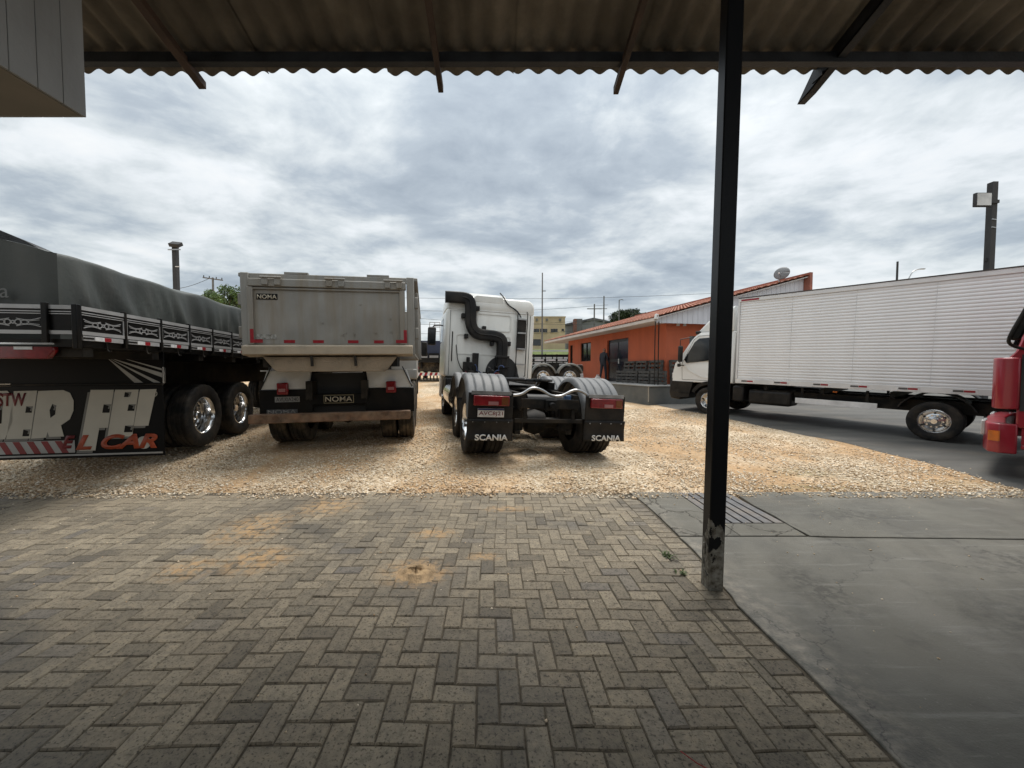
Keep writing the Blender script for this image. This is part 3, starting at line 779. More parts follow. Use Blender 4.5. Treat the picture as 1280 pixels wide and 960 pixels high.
def post():
    m, t, b = new_mat('peeling_black_paint'); P = posnode(t); L = t.links.new
    sp = N(t, 'ShaderNodeSeparateXYZ'); L(P, sp.inputs[0])
    low = math_node(t, 'MULTIPLY', math_node(t, 'SUBTRACT', .62, sp.outputs[2]), .55)
    mp = N(t, 'ShaderNodeMapping'); L(P, mp.inputs[0]); mp.inputs['Scale'].default_value = (1, 1, .6)
    nz = noise_at(t, mp.outputs[0], 14, 6, .6, .3)
    peel = ramp(t, math_node(t, 'ADD', nz.outputs['Fac'], math_node(t, 'MAXIMUM', low, -.17)), [(.655, (0, 0, 0)), (.675, (1, 1, 1))])
    under = ramp(t, noise_at(t, P, 25, 6, .65).outputs['Fac'], [(.35, (.09, .075, .055)), (.55, (.24, .225, .19)), (.75, (.34, .33, .30))])
    b.inputs['Specular IOR Level'].default_value = .25
    c = mixc(t, peel, (.006, .0065, .008), under); L(c, b.inputs['Base Color'])
    L(ramp(t, peel, [(0, (.42,) * 3), (1, (.85,) * 3)]), b.inputs['Roughness'])
    bp = N(t, 'ShaderNodeBump'); bp.inputs['Strength'].default_value = .4; bp.inputs['Distance'].default_value = .004; bp.invert = True
    hh = math_node(t, 'ADD', peel, math_node(t, 'MULTIPLY', noise_at(t, P, 9, 4).outputs['Fac'], .6))
    L(hh, bp.inputs['Height']); L(bp.outputs[0], b.inputs['Normal'])
    x, y = 1.497, 2.62; s = .105
    root = thing('canopy_post', 'black square steel post with peeling paint at its foot', 'post', (x, y, 0), R(-4)); root.rotation_euler = (0, R(.75), R(-4))
    MB().b(-s / 2, s / 2, -s / 2, s / 2, -.02, roofz(y) - .12).build('shaft', m, root, bevel=.008)
    MB().b(-s / 2 - .012, -s / 2 - .001, -.012, .012, .22, .30).build('hinge_stub', m, root, bevel=.003)
    MB().b(-.08, .08, -.08, .08, roofz(y) - .119, roofz(y) - .107).build('cap_plate', M_blackiron, root)
    r2 = thing('canopy_post', 'black square steel post at the far right end of the canopy', 'post', (6.3, y, 0))
    MB().b(-s / 2, s / 2, -s / 2, s / 2, -.02, roofz(y) - .12).build('shaft', m, r2, bevel=.008)
post()

# box clad in narrow grey boards, slung under the canopy at the left
def clad_box():
    Y1 = 2.3; p = at(108, 147, Y1); X1 = p.x; Z0 = p.z; H = 4.22 - Z0
    root = thing('clad_box', 'grey box clad in narrow vertical boards slung under the canopy at its left', 'box', (X1, Y1, Z0))
    mg = mat('grey_cladding', (.30, .305, .30), .5, 0, .08, 2, .08, 40, dirt=(.16, .155, .14), dirt_amt=.4, dscale=1.2, streak=True)
    MB().b(-1.9, -.016, -5.5, -.016, 0.012, H).build('core', M_seam, root)
    for i in range(46):
        y = -i * .119
        MB().b(-.015, 0, y - .116, y, 0.0, H).build('siding_board', mg, root, bevel=.002)
    for i in range(15):
        x = -.016 - i * .119
        MB().b(x - .116, x, -.015, 0, 0.0, H).build('siding_board', mg, root, bevel=.002)
    MB().b(-1.9, -.017, -5.5, -.017, -.002, .010).build('soffit', mat('soffit_board', (.22, .20, .17), .8, 0, .12, 1.5), root)
    for x in (-.25, -1.6):
        for y in (-.4, -3.5): MB().b(x - .02, x + .02, y - .02, y + .02, H, roofz(Y1 + y) - Z0 - .03).build('hanger', M_blackiron, root)
    Z0 = 3.9
    # unseen wall added far back to darken the space under the canopy
    g = thing('added_shade_wall', 'unseen rendered grey wall added behind the canopy to darken it', 'wall', (0, -6.1, 0))
    MB().b(-9.5, 10, -.1, .1, -.2, Z0 - .03).build('render', mat('wall_render', (.22, .21, .19), .9, 0, .1, 1.2, .3, 60), g)
    MB().b(-9.5, -9.3, .11, 3, -.2, Z0 - .03).build('side_return', MATS['wall_render'], g)
clad_box()

# ------------------------------------------------------------------ orange dock building
def dock_building():
    th = R(12); G = Vector((6.25, 15.2, 0)); zd = .90
    root = thing('orange_building', 'orange rendered building with tiled lean-to roof behind the white box truck', 'building', (G.x, G.y, 0), th)
    mo = mat('orange_render', (.47, .115, .052), .85, 0, .08, .8, .25, 60, dirt=(.30, .075, .035), dirt_amt=.5, dscale=.9, streak=True)
    mw = mat('lavender_white_board', (.62, .62, .66), .5, 0, .04, 1.5, dirt=(.4, .4, .42), dirt_amt=.3, streak=True)
    msof = mat('soffit_white', (.52, .49, .47), .7, 0, .06, 1)
    mt = mat('clay_tile', (.36, .14, .085), .85, 0, .22, 2.2, .4, 40, dirt=(.20, .10, .075), dirt_amt=.6, dscale=1.5)
    U1 = 7.1; VL = 12.9; ze, zr = 3.50, 5.42; v0 = .45; wx = .8; wl = 10.7
    rise = (zr - ze) / U1
    def wallpiece(u0, u1, va, vb, z0, z1): return MB().b(u0, u1, va, vb, z0, z1)
    # left wall in pieces round its openings
    T = .2; top = 3.40
    mb = MB()
    ops = [(v0, v0, 0, 0), (3.3, 5.4, zd, 3.05), (7.35, 8.75, 2.0, 3.12), (10.0, 10.45, 1.85, 3.1)]
    prev = v0
    for a, bb, z0, z1 in ops[1:]:
        mb.b(wx, wx + T, prev, a, zd, top)
        mb.b(wx, wx + T, a, bb, z1, top)
        if z0 > zd: mb.b(wx, wx + T, a, bb, zd, z0)
        prev = bb
    mb.b(wx, wx + T, prev, wl, zd, top)
    mb.build('wall', mo, root)
    mb = MB(); mb.b(wx + T, 1.9, v0, v0 + T, zd, top); mb.b(1.9, 2.9, v0, v0 + T, 2.9, top); mb.b(1.9, 2.9, v0, v0 + T, zd, 1.7); mb.b(2.9, U1 - .1, v0, v0 + T, zd, top)
    mb.build('wall', mo, root)
    MB().b(U1 - .3, U1 - .1, v0 + T, wl, zd, zr - .3).build('wall', mo, root)
    MB().b(wx + T, U1 - .3, wl - T, wl, zd, top).build('wall', mo, root)
    MB().b(wx + T, U1 - .3, v0 + T, wl - T, zd - .1, zd - .02).build('floor', M_seam, root)
    # door: dark double leaf standing half open
    d = MB().b(wx + .10, wx + .14, 3.3, 5.4, zd, 3.05).build('door', mat('dark_door', (.010, .012, .018), .4), root)
    for a, bb in ((3.36, 4.3), (4.40, 5.34)):
        for z0 in (zd + .15, zd + 1.15): MB().b(wx + .085, wx + .099, a, bb, z0, z0 + .85).build('panel', mat('door_pane', (.008, .012, .022), .2), d)
    MB().b(wx + .05, wx + .084, 4.28, 4.33, zd + .9, zd + 1.15).build('handle', M_letter, d)
    for (a, bb, z0, z1) in ops[2:]:
        w_ = MB().b(wx + .1, wx + .12, a, bb, z0, z1).build('window', M_glass, root)
        mb = MB()
        for y in (a, (a + bb) / 2 - .02, bb - .05): mb.b(wx + .06, wx + .099, y, y + .05, z0, z1)
        mb.b(wx + .061, wx + .098, a + .05, bb - .05, z0, z0 + .05); mb.b(wx + .061, wx + .098, a + .05, bb - .05, z1 - .05, z1)
        mb.build('frame', M_chassis, w_)
    w_ = MB().b(1.9, 2.9, v0 + .08, v0 + .1, 1.7, 2.9).build('window', M_glass, root)
    MB().b(2.37, 2.43, v0 + .04, v0 + .079, 1.7, 2.9).build('frame', M_chassis, w_)
    # roof: wavy clay tiles in courses
    ncol = 62; ncou = 22; mb = MB()
    def tile(u, v, th_=0):
        uu = u * ncou; fr = uu - math.floor(min(uu, ncou - 1e-6))
        x = -.08 + u * (U1 + .08)
        z = ze + .05 + rise * (x + .08) + .035 * (1 - fr) * 0 + .03 * fr * -1 + .03
        return x, z
    nv = ncol * 4
    for i in range(ncou):
        xa = -.08 + (U1 + .1) * i / ncou; xb = -.08 + (U1 + .1) * (i + 1) / ncou + .03
        za = ze + .05 + rise * (xa + .08) + .03; zb = ze + .05 + rise * (xb + .08) - .004
        def fn(u, v):
            y = -.25 + v * (VL + .4); w_ = abs(math.cos(math.pi * v * ncol)) * .035
            return (xa + (xb - xa) * u, y, za + (zb - za) * u + w_ + .006 * mnoise.noise((i * 3.1, math.floor(v * ncol) * 2.3, 0)))
        mb.grid(fn, 1, nv)
        mb.grid(lambda u, v: (xa, -.25 + v * (VL + .4), za - .03 + u * (.03 + abs(math.cos(math.pi * v * ncol)) * .035)), 1, nv)
    rf = mb.build('roof_tiles', mt, root, smooth=True, ang=50); tag(rf, kind='stuff')
    MB().prism([(-.02, ze), (U1, zr), (U1, zr + .04), (-.02, ze + .04)], 'Y', -.2, VL + .1).build('roof_deck', msof, root)
    MB().b(U1, U1 + .14, -.28, VL + .1, zr - .75, zr + .2).build('ridge_fascia', mat('red_fascia', (.34, .12, .08), .7), root)
    # gable boards, each with its own seam
    nb = 30
    for i in range(nb):
        a = .02 + i * (U1 - .03) / nb; b2 = .02 + (i + 1) * (U1 - .03) / nb - .012
        MB().prism([(a, 3.34), (b2, 3.34), (b2, ze - .005 + rise * b2), (a, ze - .005 + rise * a)], 'Y', -.02, .0).build('gable_board', mw, root)
    MB().prism([(.0, 3.36), (U1, 3.36), (U1, zr - .02), (0, ze - .02)], 'Y', .003, .05).build('gable_backing', M_seam, root)
    # soffit and gutter
    MB().b(.0, wx + .1, .06, VL, 3.405, 3.43).build('soffit', msof, root)
    MB().b(wx + .11, U1 - .1, .06, v0 + .1, 3.405, 3.43).build('soffit', msof, root)
    MB().b(wx + .11, U1 - .1, wl - .1, VL, 3.405, 3.43).build('soffit', msof, root)
    gp = [(-.13, 3.52), (-.13, 3.40), (-.10, 3.385), (-.02, 3.385), (-.005, 3.40), (-.005, 3.52), (-.02, 3.52), (-.025, 3.41), (-.105, 3.41), (-.115, 3.52)]
    MB().prism(gp, 'Y', -.1, VL + .05).build('gutter', mat('gutter_white', (.55, .50, .46), .5, 0, .08, 2), root)
    MB().box((-.07, -.16, 3.56), (.13, .11, .2), (0, .2, 0)).build('gutter_end', M_white, root, bevel=.02)
    for dx in (0, .16): MB().tube([(-.05 + dx, -.06, 3.385), (-.05 + dx, -.05, 2.2), (-.04 + dx, -.05, zd + .0)], .02, 8).build('downpipe', M_chassis, root, smooth=True)
    for z in (3.44,):
        for u in (1.2, 1.5): MB().cyl((u, .25, 3.404), (u, .25, 3.28), .05, .07, 10).build('lamp', msof, root)
    # loading dock
    md = mat('dock_concrete', (.11, .115, .112), .8, 0, .15, .9, .3, 40, dirt=(.18, .17, .15), dirt_amt=.4)
    mtop = mat('dock_top', (.24, .24, .23), .75, 0, .1, .8, .2, 40)
    dk = thing('loading_dock', 'dark grey concrete loading dock in front of the orange building', 'dock', (G.x, G.y, 0), th)
    MB().b(-.73, U1 - .1, -.76, wl + .4, -.1, zd - .05).build('dock_wall', md, dk, bevel=.02)
    MB().b(-.76, U1 - .08, -.79, wl + .43, zd - .049, zd - .0).build('dock_top', mtop, dk, bevel=.015)
    MB().b(-.745, -.731, -.745, -.70, .3, .85).build('corner_guard', M_steel, dk)
    # satellite dish on the ridge
    M4 = Matrix.Translation(G) @ Matrix.Rotation(th, 4, 'Z')
    ds = thing('satellite_dish', 'grey satellite dish on the ridge of the orange building', 'dish', M4 @ Vector((6.5, .6, 5.33)), th)
    def dish(u, v): r = u * .30; a = v * 2 * math.pi; return (r * math.cos(a), r * r * .55, r * math.sin(a))
    o = MB().grid(dish, 6, 24).build('reflector', mat('dish_grey', (.16, .165, .17), .6, .0), ds, smooth=True); o.location = (0, -.1, .42); o.rotation_euler = (R(-18), 0, R(-62))
    md_ = o.modifiers.new('t', 'SOLIDIFY'); md_.thickness = .012
    MB().cyl((0, 0, 0), (0, 0, .42), .025, n=8).build('mast', M_steel, ds)
    MB().tube([(0, -.08, .25), (-.3, -.25, .34)], .012, 6).build('feed_arm', M_steel, ds)
    MB().cyl((-.3, -.25, .34), (-.26, -.22, .36), .03, n=8).build('feed_horn', M_letter, ds)
    return M4, zd
DOCK_M, DOCK_Z = dock_building()

def pallets():
    mw = mat('weathered_pallet_wood', (.075, .07, .064), .9, 0, .25, 6, .4, 50)
    def make(name, hgt, n, label, grp):
        root = thing(name, label, 'pallet', group=grp)
        for k in range(n):
            z = .02 + k * (hgt - .12) / (n - 1)
            MB().b(-.43, .43, -.055, -.03, z, z + .095).build('slat', mw, root)
        for x in (-.43, -.04, .35): MB().b(x, x + .08, -.03, .05, 0, hgt).build('runner', mw, root)
        for k in range(n):
            z = .02 + k * (hgt - .12) / (n - 1)
            MB().b(-.43, .43, .05, .07, z, z + .095).build('slat', mw, root)
        return root
    lo = make('pallet', .55, 4, 'dark low wooden pallet on edge in the front row on the loading dock', 'low pallets stood on the loading dock')
    hi = make('pallet', 1.0, 6, 'dark tall wooden pallet leaning on the orange wall behind the low pallets', 'tall pallets against the orange wall')
    for i, v in enumerate((.0, .95, 1.9, 2.75)):
        o = lo if i == 0 else copy_tree(lo)
        o.location = DOCK_M @ Vector((.30, v + .2, DOCK_Z)); o.rotation_euler = (0, 0, R(12 - 90 + (3, -4, 2, 5)[i]))
        o['label'] = ('low dark pallet on edge at the dock end under the gutter corner', 'low dark pallet on edge, second along the dock from the gutter corner',
                      'low dark pallet on edge, third along the dock from the gutter corner', 'low dark pallet on edge on the dock beside the dark doorway')[i]
    for i, v in enumerate((.75, 1.78, 2.75)):
        o = hi if i == 0 else copy_tree(hi)
        o.location = DOCK_M @ Vector((.60, v + .2, DOCK_Z)); o.rotation_euler = (R(-6), 0, R(12 - 90 + (1, -2, 2)[i]))
        o['label'] = ('tall dark pallet leaning on the long orange wall by its gable corner', 'middle tall dark pallet leaning on the long orange wall', 'tall dark pallet leaning on the long orange wall next to the doorway')[i]
    for i, u in enumerate((1.3, 2.4)):
        o = copy_tree(hi); o.location = DOCK_M @ Vector((u, .18, DOCK_Z)); o.rotation_euler = (R(-6), 0, R(12))
        o['label'] = ('tall dark pallet against the wall under the white gable, beside the corner', 'tall dark pallet under the gable window behind the box truck cab')[i]
pallets()
# ------------------------------------------------------------------ white tractor unit
def ribbed_fender(mb, cx, wd, cy, cz, rad, a0, a1, ribs=5, th=.012, n=26):
    """arched mudguard across X, swept about (cy,cz) from angle a0 to a1 (0 = ahead, 90 = up, 180 = behind), ribs run round it"""
    m = ribs * 14
    def P(u, v, off):
        x = cx - wd / 2 + wd * u; a = R(a0 + (a1 - a0) * v)
        edge = min(u, 1 - u) * wd
        ph = (u * ribs) % 1; dd = min(ph, 1 - ph); r = rad + .020 * (1 - math.exp(-(dd / .075) ** 2)) + .004 * math.cos((ph - .5) * 3) - .05 * max(0, 1 - edge / .05) ** 2 + off
        return (x, cy + r * math.cos(a), cz + r * math.sin(a))
    o = len(mb.v); mb.grid(lambda u, v: P(u, v, 0), m, n); o2 = len(mb.v); mb.grid(lambda u, v: P(u, v, -th), m, n)
    k = n + 1
    for i in range(m):
        for j in (0, n): mb.f.append((o + i * k + j, o + (i + 1) * k + j, o2 + (i + 1) * k + j, o2 + i * k + j))
    for j in range(n):
        for i in (0, m): mb.f.append((o + i * k + j, o + i * k + j + 1, o2 + i * k + j + 1, o2 + i * k + j))
    return mb
def sweep_rect(path, wd, dp, y, rc=.05):
    """rectangular duct (width wd in the XZ plane, depth dp along Y) following path of (x, z)"""
    rings = []
    for i, p in enumerate(path):
        a = path[max(i - 1, 0)]; c = path[min(i + 1, len(path) - 1)]
        dx, dz = c[0] - a[0], c[1] - a[1]; l = math.hypot(dx, dz); nx, nz = -dz / l, dx / l
        ring = []
        for (s, t) in rrect(-wd / 2, wd / 2, -dp / 2, dp / 2, rc, rc, 3): ring.append((p[0] + nx * s, y + t, p[1] + nz * s))
        rings.append(ring)
    return MB().loft(rings)
def smooth_path(pts, r=.2, k=6):
    out = [pts[0]]
    for i in range(1, len(pts) - 1):
        p, a, c = Vector(pts[i]), Vector(pts[i - 1]), Vector(pts[i + 1])
        ra = min(r, (a - p).length * .48); rc = min(r, (c - p).length * .48)
        s = p + (a - p).normalized() * ra; e = p + (c - p).normalized() * rc
        for j in range(k + 1):
            t = j / k; q = s * (1 - t) ** 2 + p * 2 * t * (1 - t) + e * t * t; out.append(tuple(q))
    out.append(pts[-1]); return out
def cab_shell(W, y0, y1, z0, z1, rtop, tilt, k=6, hump=.0, crown=.0):
    """lofted cab: rounded cross-sections from the back wall (y0) to the raked windscreen (y1)"""
    rings = []
    def sec(y, w, za, zb, rt):
        return [(x, y, z + (crown * (1 - (x / (w)) ** 2) if z > (za + zb) / 2 else 0)) for x, z in rrect(-w, w, za, zb, .06, rt, k)]
    rings.append(sec(y0, W - .05, z0 + .04, z1 - .06, rtop))
    rings.append(sec(y0 + .03, W - .015, z0 + .01, z1 - .02, rtop))
    rings.append(sec(y0 + .10, W, z0, z1, rtop))
    n = 8
    for i in range(1, n): rings.append(sec(y0 + .1 + (y1 - .35 - y0 - .1) * i / n, W, z0, z1 + .02 * i / n, rtop))
    for dy, dw, dz in ((.30, .01, .01), (.20, .03, -.04), (.08, .07, -.16), (.0, .12, -.34)):
        rings.append(sec(y1 - dy, W - dw, z0 + dw * .3, z1 + dz, rtop))
    return MB().loft(rings)

def tractor():
    th = R(12.5)
    root = thing('tractor_truck', 'white tractor unit with black air duct on its cab and ribbed rear mudguards', 'truck')
    wh = Wheels(.522, .29, .30, M_polish, dish=.17); wf = Wheels(.522, .31, .30, M_polish, dish=.05)
    for y in (0, 1.36):
        for s in (-1, 1):
            wh.put(root, s * 1.085, y, s, spin=y); wh.put(root, s * .765, y, s, rim=False, spin=.3)
        MB().cyl((-.9, y, .52), (.9, y, .52), .09, n=14).build('axle', M_chassis, root, smooth=True)
        MB().lathe([(.001, -.2), (.17, -.16), (.22, 0), (.17, .16), (.001, .2)], (0, y, .53), 20).build('differential', M_chassis, root, smooth=True)
    for s in (-1, 1): wf.put(root, s * 1.03, 5.0, s)
    MB().cyl((-.9, 5, .50), (.9, 5, .50), .07, n=12).build('axle', M_chassis, root)
    for s in (-1, 1):
        MB().b(s * .43 - .04, s * .43 + .04, -.72, 6.2, .80, 1.06).build('chassis_rail', M_chassis, root, bevel=.008)
        mb = MB()
        for y in (0, 1.36):   # air bags and dampers
            mb.cyl((s * .43, y - .35, .45), (s * .43, y - .35, .82), .12, n=12); mb.cyl((s * .60, y + .2, .5), (s * .60, y + .3, 1.0), .04, n=8)
            mb.b(s * .43 - .045, s * .43 + .045, y - .5, y + .5, .40, .46)
        mb.build('suspension', M_chassis, root)
    MB().b(-.47, .47, -.76, -.70, .84, .99).build('rear_crossmember', M_chassis, root, bevel=.01)
    mb = MB(); mb.b(-.55, .55, -.74, -.70, .62, .68); mb.b(-.42, -.36, -.74, -.70, .68, .84); mb.b(.36, .42, -.74, -.70, .68, .84); mb.cyl((0, -.88, .90), (0, -.70, .90), .045, n=10); mb.b(-.09, .09, -.80, -.761, .82, .98)
    mb.build('tow_coupling', M_chassis, root, bevel=.006)
    for y in (.9, 2.5): MB().b(-.38, .38, y, y + .12, .84, 1.04).build('crossmember', M_chassis, root)
    # wavy steel bar between the mudguards
    pts = smooth_path([(-.64, -.70, 1.03), (-.46, -.72, 1.04), (-.30, -.72, 1.17), (-.12, -.72, 1.12), (.0, -.72, 1.04), (.18, -.72, 1.03), (.38, -.72, 1.15), (.52, -.72, 1.13), (.66, -.70, 1.05)], .12, 4)
    MB().tube(pts, .022, 10).build('fender_stay', M_steel, root, smooth=True)
    mb = MB()
    for s in (-1, 1): mb.tube([(s * .45, -.2, 1.0), (s * .60, -.15, 1.12), (s * 1.2, -.15, 1.24)], .024, 8)
    for s in (-1, 1): mb.tube([(s * .45, 1.5, 1.0), (s * .60, 1.5, 1.12), (s * 1.2, 1.5, 1.24)], .024, 8)
    mb.build('fender_bracket', M_chassis, root, smooth=True)
    # coiled hoses and small valve gear on the rear frame
    hose = [(.15 + .05 * math.cos(a * .9), -.62 + .01 * a, .93 + .05 * math.sin(a * .9)) for a in range(40)]
    MB().tube(hose, .011, 6).build('air_hose', M_blackp, root, smooth=True)
    MB().b(.26, .36, -.70, -.62, .95, 1.05).build('valve_block', mat('blue_valve', (.05, .12, .25), .4), root, bevel=.01)
    MB().cyl((-.30, -.45, .93), (.30, -.45, .93), .11, n=16).build('air_tank', M_blackp, root, smooth=True)
    # mudguards
    mg = mat('mudguard_plastic', (.13, .135, .14), .62, 0, .12, 4, .05, 90, dirt=(.36, .34, .31), dirt_amt=.35, dscale=2)
    for s in (-1, 1):
        ribbed_fender(MB(), s * .93, .70, 0, .585, .72, 22, 172).build('mudguard', mg, root, smooth=True, ang=40)
        ribbed_fender(MB(), s * .93, .70, 1.36, .585, .70, 14, 140).build('mudguard', mg, root, smooth=True, ang=40)
        back = MB().b(s * .93 - .34, s * .93 + .34, -.745, -.715, .62, 1.06).build('lamp_panel', M_blackp, root, bevel=.01)
        MB().b(s * .93 - .30, s * .93 + .30, -.765, -.746, 1.03, 1.085).build('chrome_strip', M_steel, back)
        lamp = MB().b(s * .93 - .27, s * .93 + .27, -.80, -.746, .87, 1.02).build('tail_lamp', M_redlens, root, bevel=.012)
        MB().b(s * .93 - .05, s * .93 + .10, -.806, -.801, .885, .935).build('lens', mat('pink_lens', (.35, .16, .16), .3), lamp)
        MB().b(s * .93 + .15, s * .93 + .25, -.806, -.801, .885, 1.0).build('lens', mat('amber_dark', (.16, .05, .012), .3), lamp)
        fl = MB().grid(lambda u, v: (s * .93 - .35 + .70 * u, -.765 + .02 * math.sin(v * 3) - .01 * math.sin(u * 9) * v, .665 - .32 * v), 12, 8)
        o = fl.build('mud_flap', M_blackp, root, smooth=True); md = o.modifiers.new('t', 'SOLIDIFY'); md.thickness = .012
        text('SCANIA', .092, M_letter, o, (s * .93 + .02, -.788, .40), REAR, wid=.50, bold=.03)
        for k in range(4):
            x = s * .93 - .27 + .18 * k; MB().cyl((x, -.784, .63), (x, -.768, .63), .009, n=8).build('bolt', M_chrome, o)
    pl = MB().b(-.93 - .20, -.93 + .20, -.772, -.760, .70, .83).build('number_plate', M_plate, root, bevel=.004)
    MB().b(-.93 - .197, -.93 + .197, -.776, -.7725, .803, .827).build('plate_band', M_platebl, pl)
    text('AVC8J21', .074, M_platet, pl, (-.93, -.7725, .75), REAR, wid=.36, bold=.006)
    # fifth wheel
    fw = MB()
    P = [(-.46, .25), (-.16, -.02), (-.07, .42), (-.03, .55), (.03, .55), (.07, .42), (.16, -.02), (.46, .25), (.48, .75), (.38, 1.05), (.2, 1.15), (-.2, 1.15), (-.38, 1.05), (-.48, .75)]
    fw.prism(P, 'Z', 1.20, 1.25); o = fw.build('fifth_wheel', mat('greased_steel', (.10, .10, .10), .3, .6, .3, 5), root, bevel=.012)
    o.rotation_euler = (R(-3), 0, 0); o.location = (0, .1, .03)
    mb = MB(); mb.b(-.5, -.38, .4, .9, 1.06, 1.20); mb.b(.38, .5, .4, .9, 1.06, 1.20); mb.b(-.6, .6, .35, .95, 1.055, 1.075)
    mb.build('mounting', M_chassis, root)
    MB().b(-.40, .40, 1.55, 3.5, 1.07, 1.09).build('walkway', mat('chequer_plate', (.05, .05, .05), .6, .0, .1, 9, .4, 70), root)
    # tanks, steps, boxes
    MB().lathe([(.001, -.75), (.26, -.75), (.30, -.71), (.30, .71), (.26, .75), (.001, .75)], n=32).build('fuel_tank', M_polish, root, smooth=True, loc=(-.98, 3.0, .72)).rotation_euler = (0, 0, R(90))
    MB().b(.62, 1.2, 2.3, 3.7, .50, 1.02).build('battery_box', M_blackp, root, bevel=.03)
    MB().b(-1.22, -.7, 3.8, 4.5, .40, 1.1).build('step', M_blackp, root, bevel=.03); MB().b(.7, 1.22, 3.8, 4.5, .40, 1.1).build('step', M_blackp, root, bevel=.03)
    MB().b(-.55, .55, 4.2, 6.2, .55, 1.11).build('engine', M_chassis, root, bevel=.05)
    mb = MB(); mb.cyl((.0, 2.2, .80), (0, 3.3, .82), .24, .28, 14); mb.b(-.2, .2, 3.6, 4.05, 1.1, 1.3); mb.cyl((-.55, 3.6, 1.2), (-.55, 3.95, 1.25), .1, n=10)
    mb.build('gearbox', M_chassis, root, smooth=True)
    # cab
    CY = 4.12; cab = cab_shell(1.245, CY, 6.35, 1.12, 3.02, .16, 0, crown=.0).build('cab', M_cabwhite, root, smooth=True, ang=50)
    # raised roof with a hump
    rings = []
    for y, w, zt, r in ((CY - .005, 1.17, 3.30, .20), (CY + .05, 1.22, 3.345, .22), (CY + .25, 1.24, 3.38, .24), (CY + .9, 1.24, 3.42, .24), (CY + 1.6, 1.22, 3.36, .22), (CY + 2.0, 1.15, 3.12, .12)):
        rings.append([(x, y, z + (.06 * max(0, 1 - (x / .75) ** 4) * (.6 if y < CY + .02 else 1) if z > zt - .02 else 0)) for x, z in rrect(-w, w, 2.96, zt, .02, r, 8)])
    MB().loft(rings).build('roof', M_cabwhite, root, smooth=True, ang=60)
    MB().b(-1.16, 1.16, CY - .016, CY + .05, 2.952, 2.975).build('roof_ledge', M_white, cab, bevel=.008)
    hump = []
    for y, w, z in ((CY - .01, .40, 3.36), (CY + .3, .55, 3.47), (CY + 1.2, .6, 3.49), (CY + 1.7, .5, 3.40)):
        hump.append([(x, y, zz) for x, zz in rrect(-w - .1, w - .1, 3.2, z, .02, .08, 4)])
    MB().loft(hump).build('roof_hatch', M_cabwhite, root, smooth=True, ang=50)
    # pressed panel and seams on the back wall
    def frame(x0, x1, z0, z1, wd, th, m, name='pressing', y=CY - .004):
        P = rrect(x0, x1, z0, z1, .06, .06, 4); Q = rrect(x0 + wd, x1 - wd, z0 + wd, z1 - wd, .05, .05, 4)
        n = len(P); mb = MB(); vs = [(a, y, b) for a, b in P] + [(a, y - th, b) for a, b in Q]; vs += [(a, y - th, b) for a, b in P]
        fs = [(i, (i + 1) % n, (i + 1) % n + 2 * n, i + 2 * n) for i in range(n)] + [(i + 2 * n, (i + 1) % n + 2 * n, (i + 1) % n + n, i + n) for i in range(n)]
        vs += [(a, y, b) for a, b in Q]; fs += [(i + n, (i + 1) % n + n, (i + 1) % n + 3 * n, i + 3 * n) for i in range(n)]
        return mb.add(vs, fs).build(name, m, cab, smooth=True, ang=50)
    frame(-.42, .56, 2.42, 2.90, .035, .012, M_cabwhite); frame(-.95, .56, 1.75, 2.30, .03, .010, M_cabwhite)
    for x in (1.11, -1.13): MB().b(x - .006, x + .006, CY - .007, CY + .03, 1.18, 2.92).build('seam', M_seam, cab)
    MB().tube([(-1.06, CY - .02, 2.35), (-1.06, CY - .02, 1.55)], .014, 6).build('seal', M_blackp, cab)
    # tunnel opening low in the back wall
    MB().prism([(x + .35, z + 1.30) for x, z in ([(.52, -.15)] + arc(.46, 0, 180, 14) + [(-.5, -.15)])], 'Y', CY - .02, CY + .06).build('engine_tunnel', M_seam, cab)
    MB().b(-1.2, 1.2, CY - .03, CY + .2, 1.02, 1.15).build('cab_crossbeam', M_chassis, root, bevel=.02)
    # air intake duct
    path = smooth_path([(-1.30, 3.235), (-.72, 3.25), (-.62, 3.12), (-.60, 2.52), (-.42, 2.30), (.10, 2.29), (.30, 2.20), (.31, 1.15)], .17, 7)
    duct = sweep_rect(path, .30, .20, CY - .14, .05).build('air_duct', M_blackp, root, smooth=True, ang=50)
    sweep_rect(path[2:], .035, .03, CY - .245, .008).build('rib', M_blackp, duct, smooth=True)
    for x, z in ((-.42, 3.0), (-.80, 2.78), (-.70, 2.24), (-.22, 2.48), (.02, 2.08), (.49, 2.1)):
        MB().b(x - .05, x + .05, CY - .17, CY, z - .06, z + .06).build('clip', M_blackp, duct, bevel=.012)
    MB().b(.13, .49, CY - .27, CY - .02, 1.70, 1.76).build('collar', M_blackp, duct, bevel=.01); MB().b(.13, .49, CY - .27, CY - .02, 1.42, 1.48).build('collar', M_blackp, duct, bevel=.01)
    mb = MB(); mb.b(-.50, -.34, CY - .16, CY - .02, 1.25, 1.80); mb.b(-.75, -.5, CY - .16, CY - .02, 1.2, 1.55); mb.cyl((-.62, CY - .1, 1.55), (-.62, CY - .1, 1.68), .05, n=10); mb.cyl((-.3, CY - .2, 1.2), (.1, CY - .25, 1.05), .06, n=8)
    mb.build('cable_console', M_blackp, root, bevel=.012)
    # ladder
    ld = MB()
    for x in (.72, 1.0): ld.tube([(x, CY - .02, 3.02), (x, CY - .09, 2.98), (x, CY - .09, 1.25), (x, CY - .02, 1.22)], .014, 6)
    lo = ld.build('ladder', M_blackp, root, smooth=True)
    for z in (2.80, 2.42, 1.98, 1.55): MB().b(.735, .985, CY - .115, CY - .07, z - .02, z + .02).build('rung', M_steel, lo)
